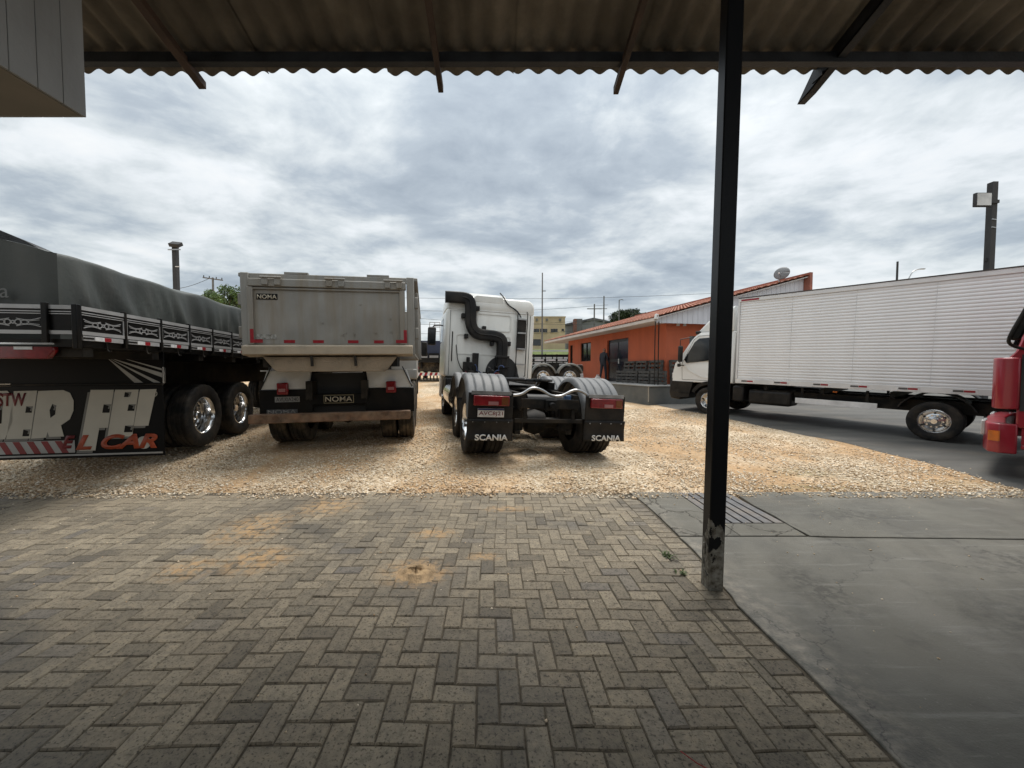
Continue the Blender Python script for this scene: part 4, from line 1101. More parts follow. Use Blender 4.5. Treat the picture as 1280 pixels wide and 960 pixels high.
    MB().b(.74, .98, CY - .065, CY - .035, 1.95, 2.82).build('back_plate', M_blackp, lo)
    MB().tube(smooth_path([(.25, CY + .2, 3.52), (.32, CY - .02, 3.36), (.42, CY - .04, 3.18), (.72, CY - .04, 3.02), (.82, CY - .07, 2.85)], .1, 4), .018, 6).build('roof_cable', M_blackp, root, smooth=True)
    # looped air and electric lines hanging behind the cab
    for k, (x0, x1, z0, mm) in enumerate(((-.62, -.15, 1.40, M_blackp), (-.55, -.05, 1.33, M_blackp), (-.70, .1, 1.26, mat('red_line', (.20, .02, .02), .5)), (-.45, .2, 1.46, mat('blue_line', (.03, .06, .16), .5)))):
        pts = [(x0 + (x1 - x0) * t + .03 * math.sin(t * 40), CY - .22 - .55 * t, z0 - .34 * math.sin(math.pi * min(1, t * 1.1)) + .03 * math.cos(t * 40)) for t in [i / 70 for i in range(71)]]
        MB().tube(pts, .013, 6).build('air_hose', mm, root, smooth=True)
    MB().tube(smooth_path([(-.95, CY - .03, 2.0), (-.90, CY - .05, 1.6), (-.80, CY - .10, 1.35), (-.6, CY - .2, 1.2)], .1, 4), .012, 6).build('cable', M_blackp, root, smooth=True)
    # mirrors and side glass
    for s in (-1, 1):
        mr = MB().b(s * 1.38, s * 1.64, 6.12, 6.24, 2.05, 2.62).build('mirror', M_blackp, root, bevel=.04)
        MB().tube([(s * 1.2, 6.1, 2.7), (s * 1.45, 6.18, 2.68), (s * 1.5, 6.18, 2.6)], .02, 6).build('arm', M_blackp, mr)
        MB().b(s * 1.41, s * 1.61, 6.112, 6.119, 2.1, 2.55).build('mirror_glass', M_glass, mr)
        MB().prism([(5.0, 2.1), (6.0, 2.1), (5.85, 2.78), (5.0, 2.78)], 'X', s * 1.243, s * 1.251).build('side_window', M_glass, root)
    MB().prism([(-1.0, 1.75), (1.0, 1.75), (.95, 2.75), (-.95, 2.75)], 'Y', 6.30, 6.37).build('windscreen', M_glass, root)
    MB().b(-1.2, 1.2, 6.1, 6.5, .40, 1.15).build('front_bumper', M_white, root, bevel=.06)
    place(root, .62, 6.62, th, 5.0, .95)
tractor()

# ------------------------------------------------------------------ tipper truck
def tipper():
    th = R(10.5)
    root = thing('tipper_truck', 'tipper truck with a dusty grey metal box and rusty underrun bar', 'truck')
    mal = mat('dull_aluminium', (.285, .275, .25), .55, .1, .1, 1.8, .06, 50, dirt=(.22, .175, .12), dirt_amt=.8, dscale=1.8, streak=True)
    msill = mat('dusty_sill', (.46, .385, .29), .8, 0, .15, 4, .3, 60, dirt=(.25, .19, .13), dirt_amt=.6, dscale=4)
    mchute = mat('caked_chute', (.32, .255, .18), .85, 0, .2, 5, .4, 50, dirt=(.17, .125, .085), dirt_amt=.6, dscale=5)
    YB = -1.12; W = 1.27; Z0, Z1 = 1.55, 2.74; YF = 3.7
    wd = Wheels(.52, .28, .30, mat('dull_rim', (.2, .2, .2), .5, .5), dish=.17, tyre_mat=M_rubber_dusty)
    for y in (0, 1.34):
        for s in (-1, 1):
            wd.put(root, s * 1.08, y, s); wd.put(root, s * .765, y, s, rim=False)
        MB().cyl((-.9, y, .52), (.9, y, .52), .1, n=12).build('axle', M_chassis, root, smooth=True)
        MB().lathe([(.001, -.2), (.17, -.16), (.23, 0), (.17, .16), (.001, .2)], (0, y, .53), 18).build('differential', M_chassis, root, smooth=True)
    for s in (-1, 1): wd.put(root, s * 1.02, 5.1, s)
    for s in (-1, 1): MB().b(s * .43 - .05, s * .43 + .05, -.9, 6.4, .82, 1.12).build('chassis_rail', M_chassis, root)
    # body
    body = MB()
    body.b(-W, -W + .05, YB + .02, YF, Z0, Z1); body.b(W - .05, W, YB + .02, YF, Z0, Z1); body.b(-W + .05, W - .05, YB + .05, YF, Z0, Z0 + .06); body.b(-W + .05, W - .05, YF - .05, YF, Z0 + .06, Z1 + .2)
    bd = body.build('tipper_body', mal, root, bevel=.006)
    for s in (-1, 1):
        for k, y in enumerate((-.65, .2, 1.05, 1.9, 2.75, 3.5)):
            MB().b(s * W, s * (W + .065), y, y + .12, Z0 + .02, Z1 - .1).build('side_rib', mal, bd, bevel=.01)
        MB().b(s * (W - .03), s * (W + .07), YB + .03, YF, Z1, Z1 + .06).build('top_rail', mal, bd, bevel=.012)
        MB().b(s * (W - .105), s * (W + .015), YB - .05, YB + .03, Z0 - .02, Z1 + .05).build('corner_post', mal, root, bevel=.012)
        for z in (Z0 + .25, Z0 + .75): MB().b(s * (W + .016), s * (W + .075), YB + .0, YB + .12, z, z + .18).build('latch', mal, root, bevel=.012)
    # tailgate
    tg = MB().b(-W + .115, W - .135, YB - .03, YB + .01, Z0 + .15, Z1 - .1).build('tailgate', mal, root, bevel=.004)
    MB().b(-W + .10, W - .115, YB - .075, YB - .0, Z1 - .16, Z1 - .04).build('upper_frame', mal, tg, bevel=.012)
    MB().b(-W + .13, W - .15, YB - .055, YB - .031, Z1 - .20, Z1 - .17).build('lip', mal, tg, bevel=.006)
    for s in (-1, 1): MB().b(s * (W - .105) - .03, s * (W - .105) - .03 + (.085 if s < 0 else -.085) * 1.0, YB - .066, YB - .031, Z0 + .15, Z1 - .165).build('side_frame', mal, tg, bevel=.008)
    MB().b(-W + .02, W - .02, YB - .03, YB + .03, Z1 - .05, Z1 + .045).build('top_beam', mal, root, bevel=.012)
    sill = MB().prism([(YB + .1, Z0 + .10), (YB - .02, Z0 + .15), (YB - .16, Z0 + .125), (YB - .165, Z0 - .01), (YB + .1, Z0 - .04)], 'X', -W + .02, W - .02).build('rear_sill', msill, root, bevel=.012)
    for x in (-.84, .08, .96):
        for dx in (-.09, .09): MB().b(x + dx - .045, x + dx + .045, YB - .10, YB - .076, Z1 - .14, Z1 - .03).build('hinge_ear', mal, tg, bevel=.008)
        MB().cyl((x - .15, YB - .10, Z1 - .025), (x + .15, YB - .10, Z1 - .025), .016, n=8).build('hinge_pin', mal, tg)
    for x in (-.5, .72): MB().b(x - .17, x + .17, YB - .03, YB + .05, Z1 + .046, Z1 + .075).build('top_plate', mal, root)
    MB().prism([(-.2, Z1 + .03), (.05, Z1 + .03), (-.2, Z1 + .13)], 'Y', .5, .55).build('tarp_bow', mal, root)
    # reflectors and badge
    zr = Z0 + .175; yr = YB - .034
    for x0, x1 in ((-.70, -.54), (-.28, -.12), (.24, .40), (.64, .79)): MB().b(x0, x1, yr, yr + .003, zr, zr + .045).build('reflector', M_redref, tg)
    for s in (-1, 1):
        MB().prism([(s * 1.16, zr), (s * .985, zr), (s * .985, zr + .05), (s * 1.11, zr + .05), (s * 1.11, zr + .21), (s * 1.16, zr + .21)], 'Y', yr - .035, yr - .033).build('reflector', M_redref, tg)
    bp = MB().b(-1.07, -.77, yr - .001, yr + .003, Z1 - .355, Z1 - .265).build('badge', M_black, tg)
    text('NOMA', .062, mat('badge_cream', (.62, .55, .42), .5), bp, (-.92, yr - .0012, Z1 - .31), REAR, wid=.275, bold=.008, ext=.003)
    st = MB().b(-1.09, -.80, yr - .001, yr + .003, zr + .06, zr + .13).build('sticker', mat('worn_sticker', (.34, .33, .30), .7, 0, .3, 25), tg)
    rr = random.Random(2)
    for k in range(9):
        x = rr.uniform(-1.0, 1.0); z = Z0 + rr.uniform(.3, .36) if k < 6 else Z0 + rr.uniform(.3, .8)
        MB().cyl((x, yr - .012, z), (x, yr + .003, z), .014, n=8).build('rivet', mal, tg)
    # chute below the sill
    ch = MB().prism([(-.98, Z0 - .045), (1.0, Z0 - .045), (.84, Z0 - .26), (.80, Z0 - .28), (-.78, Z0 - .27), (-.83, Z0 - .24)], 'Y', YB - .10, YB - .07).build('chute_plate', mchute, root, bevel=.006)
    for x in (-.28, .36): MB().tube([(x, YB - .135, Z0 - .03), (x + .01, YB - .14, Z0 - .19)], .022, 8).build('hook', M_chassis, ch)
    MB().b(-1.0, 1.0, YB - .06, YB + .5, Z0 - .2, Z0 - .05).build('subframe', M_chassis, root)
    for s in (-1, 1): MB().b(s * .43 - .06, s * .43 + .06, YB + .5, YF, Z0 - .30, Z0 - .005).build('body_bearer', M_chassis, root)
    # mudguards: white upper, black rear plates
    for s in (-1, 1):
        MB().prism([(s * .44, 1.30), (s * 1.12, 1.30), (s * 1.22, .98), (s * .48, .98)], 'Y', -.72, -.66).build('white_guard', mat('dirty_white', (.74, .74, .71), .5, 0, .06, 3, dirt=(.4, .36, .3), dirt_amt=.4), root, bevel=.012)
        MB().b(s * .44, s * 1.24, -.66, 1.95, 1.285, 1.305).build('guard_top', MATS['dirty_white'], root)
        MB().b(s * .42, s * 1.24, -.74, -.70, .56, .98).build('guard_plate', M_black, root, bevel=.01)
        MB().tube([(s * 1.05, -.73, 1.35), (s * 1.21, -.735, 1.0)], .010, 6).build('stay_wire', M_blackp, root)
        lm = MB().b(s * .86 - .085, s * .86 + .085, -.83, -.742, .90, 1.10).build('tail_lamp', M_redlens, root, bevel=.02)
        MB().b(s * .86 - .05, s * .86 + .05, -.836, -.831, .95, 1.0).build('lens', MATS['pink_lens'], lm)
        MB().b(s * .52 - .05, s * .52 + .05, -.70, -.60, .50, 1.28).build('bumper_bracket', mat('grey_bracket', (.07, .07, .07), .6), root)
    pl = MB().b(-1.0, -.62, -.752, -.742, .775, .865).build('number_plate', mat('old_plate', (.28, .28, .27), .5, 0, .1, 12), root)
    text('AVU0A240', .065, M_seam, pl, (-.81, -.7525, .82), REAR, wid=.34, bold=.0, ext=.002)
    cr = MB().b(-.46, .46, -.76, -.70, .72, .90).build('sign_bar', M_black, root, bevel=.008)
    sg = MB().b(-.24, .24, -.772, -.762, .740, .880).build('sign', mat('sign_gold', (.33, .28, .17), .5), cr)
    MB().b(-.23, .23, -.775, -.7725, .750, .870).build('sign_field', M_black, sg)
    text('NOMA', .088, MATS['badge_cream'], sg, (0, -.7755, .81), REAR, wid=.43, bold=.008, ext=.003)
    nb = MB().b(-1.13, -.66, -.752, -.742, .575, .655).build('badge', mat('dim_badge', (.10, .10, .10), .5), root)
    text('NOMA', .068, mat('dim_letter', (.30, .29, .27), .6), nb, (-.895, -.7525, .615), REAR, wid=.43, bold=.006, ext=.003)
    MB().prism([(-.98, .455), (-.84, .455), (-.83, .60), (-.98, .60)], 'X', -1.32, 1.18).build('underrun_bar', M_rust, root, bevel=.012)
    MB().b(-.5, .5, -.60, -.5, .5, 1.25).build('rear_plate', M_seam, root)
    MB().cyl((-.2, -.4, .75), (-.2, 2.2, .85), .06, n=10).build('propshaft', M_chassis, root)
    # cab ahead of the body
    cab = cab_shell(1.2, 4.05, 6.3, 1.0, 2.55, .2, 0).build('cab', M_white, root, smooth=True, ang=50)
    for s in (-1, 1):
        MB().prism([(4.9, 1.75), (5.95, 1.75), (5.75, 2.4), (4.9, 2.4)], 'X', s * 1.198, s * 1.206).build('side_window', M_glass, root)
        m_ = MB().b(s * 1.32, s * 1.52, 6.0, 6.1, 1.75, 2.25).build('mirror', M_blackp, root, bevel=.03)
        MB().tube([(s * 1.19, 6.05, 2.2), (s * 1.4, 6.05, 2.26)], .015, 6).build('arm', M_blackp, m_)
    MB().prism([(-1.0, 1.6), (1.0, 1.6), (.95, 2.35), (-.95, 2.35)], 'Y', 6.27, 6.33).build('windscreen', M_glass, root)
    MB().b(-1.18, 1.18, 6.05, 6.45, .42, 1.05).build('front_bumper', M_blackp, root, bevel=.05)
    place(root, -2.80, 7.23, th, 5.1, .95)
tipper()

# ------------------------------------------------------------------ box truck
def box_truck():
    th = R(35)
    root = thing('box_truck', 'white delivery truck with a long ribbed aluminium cargo box', 'truck')
    mribs = mat('ribbed_white', (.80, .81, .82), .4, .0, .03, .8, 0, dirt=(.6, .6, .6), dirt_amt=.25, dscale=.8, streak=True)
    mtrim = mat('alu_trim', (.72, .72, .72), .4, .2, .05, 3)
    W = 1.12; Z0, Z1 = .98, 3.31; Y0, Y1 = -2.35, 3.74
    wr = Wheels(.40, .24, .235, M_polish, dish=.10, holes=6, lugs=False)
    for s in (-1, 1):
        wr.put(root, s * .96, 0, s); wr.put(root, s * .70, 0, s, rim=False); wr.put(root, s * .92, 4.5, s, spin=.4)
    MB().cyl((-.8, 0, .4), (.8, 0, .4), .08, n=12).build('axle', M_chassis, root); MB().cyl((-.8, 4.5, .38), (.8, 4.5, .38), .06, n=12).build('axle', M_chassis, root)
    for s in (-1, 1): MB().b(s * .40 - .035, s * .40 + .035, -2.3, 5.5, .62, .82).build('chassis_rail', M_chassis, root)
    for y in (-1.9, -.8, .6, 1.8, 3.0): MB().b(-1.0, 1.0, y, y + .07, .825, .95).build('bearer', M_chassis, root)
    core = MB().b(-W + .03, W - .03, Y0 + .02, Y1 - .02, Z0 + .02, Z1 - .02).build('cargo_box', mribs, root)
    # ribbed wall panels, 7 cm ribs
    pitch = .068; n = int((Z1 - .10 - Z0 - .13) / pitch); pw = (Y1 - Y0 - .08) / 5
    prof = []
    for k in range(n):
        z = Z0 + .13 + k * (Z1 - .10 - Z0 - .13) / n; h = (Z1 - .10 - Z0 - .13) / n
        prof += [(0, z), (.008, z + h * .22), (.0105, z + h * .5), (.008, z + h * .78)]
    prof.append((0, Z1 - .10))
    mb = MB()
    for (d, z) in prof: pass
    rings = [[(-(W - .029) - d, y, z) for d, z in prof] for y in (0, pw - .012)]
    mb.loft(rings, caps=False, closed=False); pm = mb.mesh('side_panel', True, 25); pm.materials.append(mribs)
    mb = MB(); rings = [[((W - .029) + d, y, z) for d, z in prof] for y in (0, pw - .012)]
    mb.loft(rings, caps=False, closed=False); pm2 = mb.mesh('side_panel', True, 25); pm2.materials.append(mribs)
    for k in range(5):
        y = Y0 + .04 + k * pw
        meshobj('side_panel', pm, None, core, (0, y, 0)); meshobj('side_panel', pm2, None, core, (0, y, 0))
    for s in (-1, 1):
        MB().b(s * (W - .035), s * (W - .005), Y0, Y1, Z0, Z0 + .125).build('lower_trim', mtrim, root, bevel=.004)
        MB().b(s * (W - .035), s * (W + .0), Y0, Y1, Z1 - .095, Z1).build('upper_trim', mtrim, root, bevel=.006)
        MB().b(s * (W - .03), s * (W + .008), Y0, Y1, Z1 + .001, Z1 + .025).build('drip_rail', mat('dark_trim', (.06, .05, .045), .6), root)
        for k, y in enumerate((3.50, 2.72, 1.90, 1.22, .45, -.30, -1.05, -1.8)):
            pl = MB().b(s * (W - .004), s * (W - .0015), y - .24, y + .1, Z0 + .02, Z0 + .105).build('reflector_plate', M_whiteref, root)
            MB().b(s * (W - .001), s * (W + .001), y - .20, y - .06, Z0 + .045, Z0 + .085).build('reflector', M_redref, pl)
            MB().b(s * (W - .001), s * (W + .001), y - .055, y + .08, Z0 + .045, Z0 + .085).build('reflector', mat('grey_reflector', (.09, .085, .085), .3), pl)
        for y in (Y0, Y1 - .045): MB().b(s * (W - .036), s * (W + .004), y, y + .045, Z0 + .126, Z1 - .096).build('corner_trim', mtrim, root)
        MB().b(s * (W + .001), s * (W + .004), Y1 - .50, Y1 - .07, Z1 - .075, Z1 - .03).build('reflector', M_redref, root)
    MB().b(-W + .03, W - .03, Y1 - .019, Y1, Z0 + .02, Z1 - .02).build('front_wall', mribs, root)
    for s in (-1, 1):
        d = MB().b(s * .01, s * (W - .04), Y0 - .02, Y0 + .018, Z0 + .03, Z1 - .03).build('rear_door', mribs, root, bevel=.006)
        MB().cyl((s * .15, Y0 - .05, Z0), (s * .15, Y0 - .05, Z1 - .1), .014, n=8).build('lock_rod', mtrim, d)
    # running gear on the sides
    for s in (-1, 1):
        MB().b(s * 1.02, s * 1.05, .85, 2.35, .55, .68).build('side_guard', mat('guard_white', (.74, .74, .74), .4, .0), root, bevel=.004)
        MB().b(s * 1.02, s * 1.05, -2.3, -.72, .55, .68).build('side_guard', MATS['guard_white'], root, bevel=.004)
        for y in (1.0, 2.2, -.9): MB().b(s * .99, s * 1.018, y, y + .05, .55, .95).build('guard_post', M_chassis, root)
        mb = MB(); P = [(y, z + .40) for y, z in arc(.60, 155, 25, 14)]; Q = [(y, z + .40) for y, z in arc(.575, 25, 155, 14)]
        mb.prism(P + Q, 'X', s * .60, s * 1.05); mb.build('mudguard', M_blackp, root, smooth=True, ang=40)
        MB().b(s * .62, s * 1.05, -.64, -.62, .28, .60).build('mud_flap', M_blackp, root)
        MB().b(s * 1.0, s * 1.012, 1.55, 1.63, .865, .90).build('marker_lamp', M_orange, root)
    MB().b(-1.02, -.45, 2.45, 3.45, .42, .82).build('fuel_tank', M_blackp, root, bevel=.08, seg=3)
    MB().b(-1.03, -.50, 3.55, 3.85, .45, .90).build('battery_box', M_blackp, root, bevel=.05); MB().b(.45, 1.0, 2.3, 3.5, .45, .85).build('tool_box', M_blackp, root, bevel=.04)
    MB().b(-.82, .82, -2.2, 3.5, .56, .80).build('underside_shade_block', M_chassis, root)  # dark block added to stand in for the shade beneath the cargo box
    MB().b(-.45, .45, 3.0, 5.2, .45, .95).build('engine', M_chassis, root)
    # cab
    prof = [(3.86, .95), (3.86, 2.42), (3.95, 2.48), (4.85, 2.45), (4.98, 2.38), (5.12, 2.22), (5.50, 1.62), (5.60, 1.50), (5.66, 1.25), (5.68, .92), (5.1, .92)]
    wa = [(4.5 + y, .40 + z) for y, z in arc(.54, 70, 150, 8)]
    n = len(prof)
    rings = []
    for x, ins in ((-1.0, .05), (-.985, .012), (-.93, 0), (.93, 0), (.985, .012), (1.0, .05)):
        cyy, czz = 4.75, 1.6; rings.append([(x * (1.0 if z < 1.6 else 1.0 - .10 * (z - 1.6)), y + (cyy - y) * ins * .5, z + (czz - z) * ins * .5) for y, z in prof])
    cab = MB().loft(rings).build('cab', M_white, root, smooth=True, ang=40)
    for s in (-1, 1):
        def sx(z): return s * (1.0 if z < 1.6 else 1.0 - .10 * (z - 1.6))
        wv = [(4.02, 1.66), (5.22, 1.52), (5.30, 1.62), (5.02, 2.16), (4.88, 2.27), (4.05, 2.31)]
        def panel(pts, o0, o1, name, m, par=root): 
            k = len(pts); vs = [(sx(z) + s * o0, y, z) for y, z in pts] + [(sx(z) + s * o1, y, z) for y, z in pts]
            return MB().add(vs, [tuple(range(k)), tuple(range(2 * k - 1, k - 1, -1))] + [(i, i + k, (i + 1) % k + k, (i + 1) % k) for i in range(k)]).build(name, m, par)
        panel(wv, -.02, .004, 'side_window', M_glass)
        dr = panel([(3.98, .98), (5.34, .98), (5.36, 1.5), (5.28, 1.66), (5.04, 2.22), (4.90, 2.34), (3.98, 2.38)], -.03, .0015, 'door', M_white)
        fr = MB()
        seam = [(3.985, 1.0), (5.345, 1.0), (5.365, 1.5), (5.285, 1.67), (5.045, 2.23), (4.90, 2.345), (3.985, 2.385)]
        for i in range(len(seam)):
            a, c = seam[i], seam[(i + 1) % len(seam)]
            fr.tube([(sx(a[1]), a[0], a[1]), (sx(c[1]), c[0], c[1])], .006, 5)
        fr.build('door_seam', M_seam, dr)
        hd = MB().lathe([(.001, -.012), (.10, -.012), (.115, 0), (.10, .012), (.001, .012)], (sx(1.25) + s * .004, 4.12, 1.25), 20).build('door_handle', M_blackp, dr, smooth=True)
        panel([(4.35, 1.06), (4.75, 1.12), (5.15, 1.32), (5.34, 1.55), (5.34, 1.52), (5.15, 1.28), (4.75, 1.08)], .0, .010, 'crease', M_white, dr)
        low = [(5.12, .45), (5.64, .42), (5.70, .62), (5.69, .94), (5.0, .94)]
        panel(low, -.06, .012, 'lower_skirt', M_blackp)
        MB().b(s * .99, s * 1.022, 5.10, 5.62, .56, .60).build('step_edge', M_chassis, root)
        P = [(4.5 + y, .40 + z) for y, z in arc(.58, 25, 170, 14)] + [(4.5 + y, .40 + z) for y, z in arc(.48, 170, 25, 14)]
        MB().prism(P, 'X', s * .62, s * 1.015).build('wheel_arch', M_blackp, root, smooth=True, ang=40)
        mr = MB().b(s * 1.06, s * 1.22, 5.30, 5.40, 1.55, 2.05).build('mirror', M_blackp, root, bevel=.03)
        MB().tube([(s * .95, 5.1, 2.32), (s * 1.15, 5.36, 2.25), (s * 1.15, 5.36, 2.05)], .014, 6).build('arm', M_blackp, mr)
        MB().tube([(s * 1.15, 5.36, 1.56), (s * 1.1, 5.36, 1.45), (s * .98, 5.3, 1.44)], .014, 6).build('arm', M_blackp, mr)
        MB().b(s * 1.08, s * 1.2, 5.35, 5.42, 1.40, 1.5).build('spot_mirror', M_blackp, mr, bevel=.02)
        MB().b(s * .72, s * .98, 5.60, 5.70, 1.02, 1.2).build('headlamp', mat('lamp_clear', (.5, .5, .5), .1), root, bevel=.02)
    MB().prism([(-.84, 0), (.84, 0), (.78, 1), (-.78, 1)], 'Y', 0, .001)
    ws = MB().add([(-.86, 5.49, 1.67), (.86, 5.49, 1.67), (.80, 5.135, 2.235), (-.80, 5.135, 2.235), (-.86, 5.44, 1.66), (.86, 5.44, 1.66), (.80, 5.08, 2.22), (-.80, 5.08, 2.22)],
        [(0, 1, 2, 3), (4, 7, 6, 5), (0, 4, 5, 1), (1, 5, 6, 2), (2, 6, 7, 3), (3, 7, 4, 0)]); ws.build('windscreen', M_glass, root, loc=(0, .025, .01))
    MB().b(-.6, .6, 5.66, 5.70, 1.05, 1.4).build('grille', M_blackp, root, bevel=.02)
    MB().prism([(5.4, .35), (5.72, .38), (5.78, .55), (5.76, .85), (5.69, .90), (5.4, .90)], 'X', -.98, .98).build('front_bumper', M_blackp, root, bevel=.03)
    # roof deflector
    rings = []
    for y, w, z in ((5.0, .76, 2.49), (4.90, .80, 2.58), (4.68, .86, 2.80), (4.35, .90, 3.03), (4.08, .93, 3.14), (3.92, .94, 3.17)):
        rings.append([(x, y, zz) for x, zz in rrect(-w, w, 2.46, z, .02, min(.12, (z - 2.46) * .45), 5)])
    MB().loft(rings).build('roof_deflector', M_white, root, smooth=True, ang=50)
    MB().b(-.92, -.80, 4.9, 5.02, 2.40, 2.50).build('roof_lamp', M_blackp, root, bevel=.02)
    MB().b(-.9, .9, -2.35, -2.25, .45, .55).build('rear_bumper', mat('guard_white', (.6,) * 3), root)
    place(root, 9.76, 8.40, th, 4.5, .9); root.location.z += .022
box_truck()

# ------------------------------------------------------------------ red truck, only its front corner is in the picture
def red_truck():
    th = R(35); L = Vector((-math.sin(th), math.cos(th))); Rt = Vector((math.cos(th), math.sin(th)))
    root = thing('red_truck', 'red cab-over truck with black mirror frame parked beside the white box truck', 'truck')
    wf = Wheels(.50, .28, .29, M_polish, dish=.06)
    for s in (-1, 1):
        wf.put(root, s * 1.0, 4.0, s); wf.put(root, s * 1.02, 0, s); wf.put(root, s * .72, 0, s, rim=False)
        MB().b(s * .42 - .04, s * .42 + .04, -1.2, 5.2, .75, 1.0).build('chassis_rail', M_chassis, root)
    MB().cyl((-.8, 0, .5), (.8, 0, .5), .09, n=12).build('axle', M_chassis, root); MB().cyl((-.8, 4, .48), (.8, 4, .48), .07, n=12).build('axle', M_chassis, root)
    MB().b(-.5, .5, 3.0, 4.9, .5, 1.1).build('engine', M_chassis, root)
    YF = 5.3
    # cab
    prof = [(YF - 2.0, 1.05), (YF - 2.0, 2.85), (YF - 1.9, 2.93), (YF - .45, 2.90), (YF - .34, 2.80), (YF - .07, 1.74), (YF - .01, 1.65), (YF + .02, 1.2), (YF - .02, 1.0)]
    rings = []
    for x, ins in ((-1.22, .05), (-1.20, .012), (-1.14, 0), (1.14, 0), (1.20, .012), (1.22, .05)):
        rings.append([(x, y + (YF - 1 - y) * ins * .5, z + (1.9 - z) * ins * .5) for y, z in prof])
    cab = MB().loft(rings).build('cab', M_red, root, smooth=True, ang=40)
    for s in (-1, 1):
        # tall corner deflector, rounded, standing proud with a dark gap behind it
        P = [(s * 1.255, YF - .12), (s * 1.26, YF + .0), (s * 1.22, YF + .075), (s * 1.12, YF + .11), (s * .95, YF + .11), (s * .95, YF + .05), (s * 1.15, YF + .045), (s * 1.21, YF - .12)]
        MB().prism(P, 'Z', .97, 1.66).build('corner_deflector', M_red, root, bevel=.02)
        MB().b(s * 1.21, s * 1.232, YF - .165, YF - .125, .95, 1.70).build('gap_seal', M_seam, root)
        d = MB().b(s * 1.19, s * 1.228, YF - 1.35, YF - .17, 1.0, 1.68).build('door', M_red, root, bevel=.012)
        MB().b(s * 1.228, s * 1.236, YF - 1.3, YF - .2, 1.38, 1.395).build('crease', M_red, d)
        MB().b(s * 1.229, s * 1.245, YF - 1.3, YF - 1.1, 1.5, 1.55).build('door_handle', M_blackp, d)
        MB().prism([(YF - 1.3, 1.78), (YF - .24, 1.78), (YF - .46, 2.70), (YF - 1.3, 2.70)], 'X', s * 1.205, s * 1.226).build('side_window', M_glass, root)
        mr = MB().box((s * 1.40, YF - .12, 2.10), (.16, .10, .46), (R(18), 0, 0)).build('mirror', M_blackp, root, bevel=.05, seg=3)
        MB().tube(smooth_path([(s * 1.15, YF - .40, 2.58), (s * 1.42, YF - .24, 2.52), (s * 1.49, YF - .18, 2.40), (s * 1.50, YF - .02, 1.92), (s * 1.42, YF - .02, 1.82), (s * 1.22, YF - .20, 1.74)], .12, 5), .018, 8).build('mirror_frame', M_blackp, mr, smooth=True)
        MB().box((s * 1.40, YF - .173, 2.083), (.13, .006, .40), (R(18), 0, 0)).build('mirror_glass', M_glass, mr)
        # bumper end with indicator
        P = [(s * 1.235, YF - .12), (s * 1.265, YF + .03), (s * 1.20, YF + .13), (s * .9, YF + .18), (s * .0, YF + .20), (s * .0, YF + .02), (s * 1.1, YF - .02), (s * 1.2, YF - .12)]
        bmp = MB().prism(P, 'Z', .37, .77).build('bumper', M_red, root, bevel=.025)
        MB().prism([(s * 1.262, YF + .02), (s * 1.272, YF + .03), (s * 1.212, YF + .125), (s * 1.20, YF + .12)], 'Z', .53, .67).build('indicator', M_orange, bmp)
        MB().b(s * .95, s * 1.22, YF - .9, YF - .10, .72, 1.0).build('wheel_arch', M_red, root, bevel=.02)
        MB().b(s * .95, s * 1.225, YF - .75, YF - .15, .44, .50).build('step', M_red, root, bevel=.015)
        MB().b(s * .95, s * 1.2, YF - .75, YF - .15, .505, .715).build('step_well', M_red, root)
        MB().b(s * .55, s * 1.0, YF + .16, YF + .20, .58, .78).build('headlamp', MATS['lamp_clear'], root, bevel=.01)
    MB().prism([(-1.05, 0), (1.05, 0), (1.0, .8), (-1.0, .8)], 'Y', 0, .03).build('windscreen', M_glass, root, loc=(0, YF - .06, 1.80)).rotation_euler = (R(15), 0, 0)
    MB().b(-.9, .9, YF + .025, YF + .05, 1.1, 1.55).build('grille', M_blackp, root, bevel=.02)
    fb = MB().b(-1.25, 1.25, -1.6, 3.1, 1.12, 1.24).build('flatbed', mat('bed_wood', (.13, .09, .06), .8, 0, .2, 2), root)
    for s in (-1, 1): MB().b(s * 1.22, s * 1.25, -1.6, 3.1, 1.241, 1.7).build('side_board', M_red, fb)
    for s in (-1, 1): MB().b(s * .42 - .05, s * .42 + .05, -1.4, 3.1, 1.0, 1.119).build('bearer', M_chassis, root)
    corner = Vector((6.78, 5.22)); c = corner - L * (YF + .08) + Rt * 1.26
    place(root, c.x, c.y, th, 4.0, .95)
    root.location.z = max(0.0, gz(6.9, 5.0)); root.rotation_euler = (0, 0, th)
red_truck()
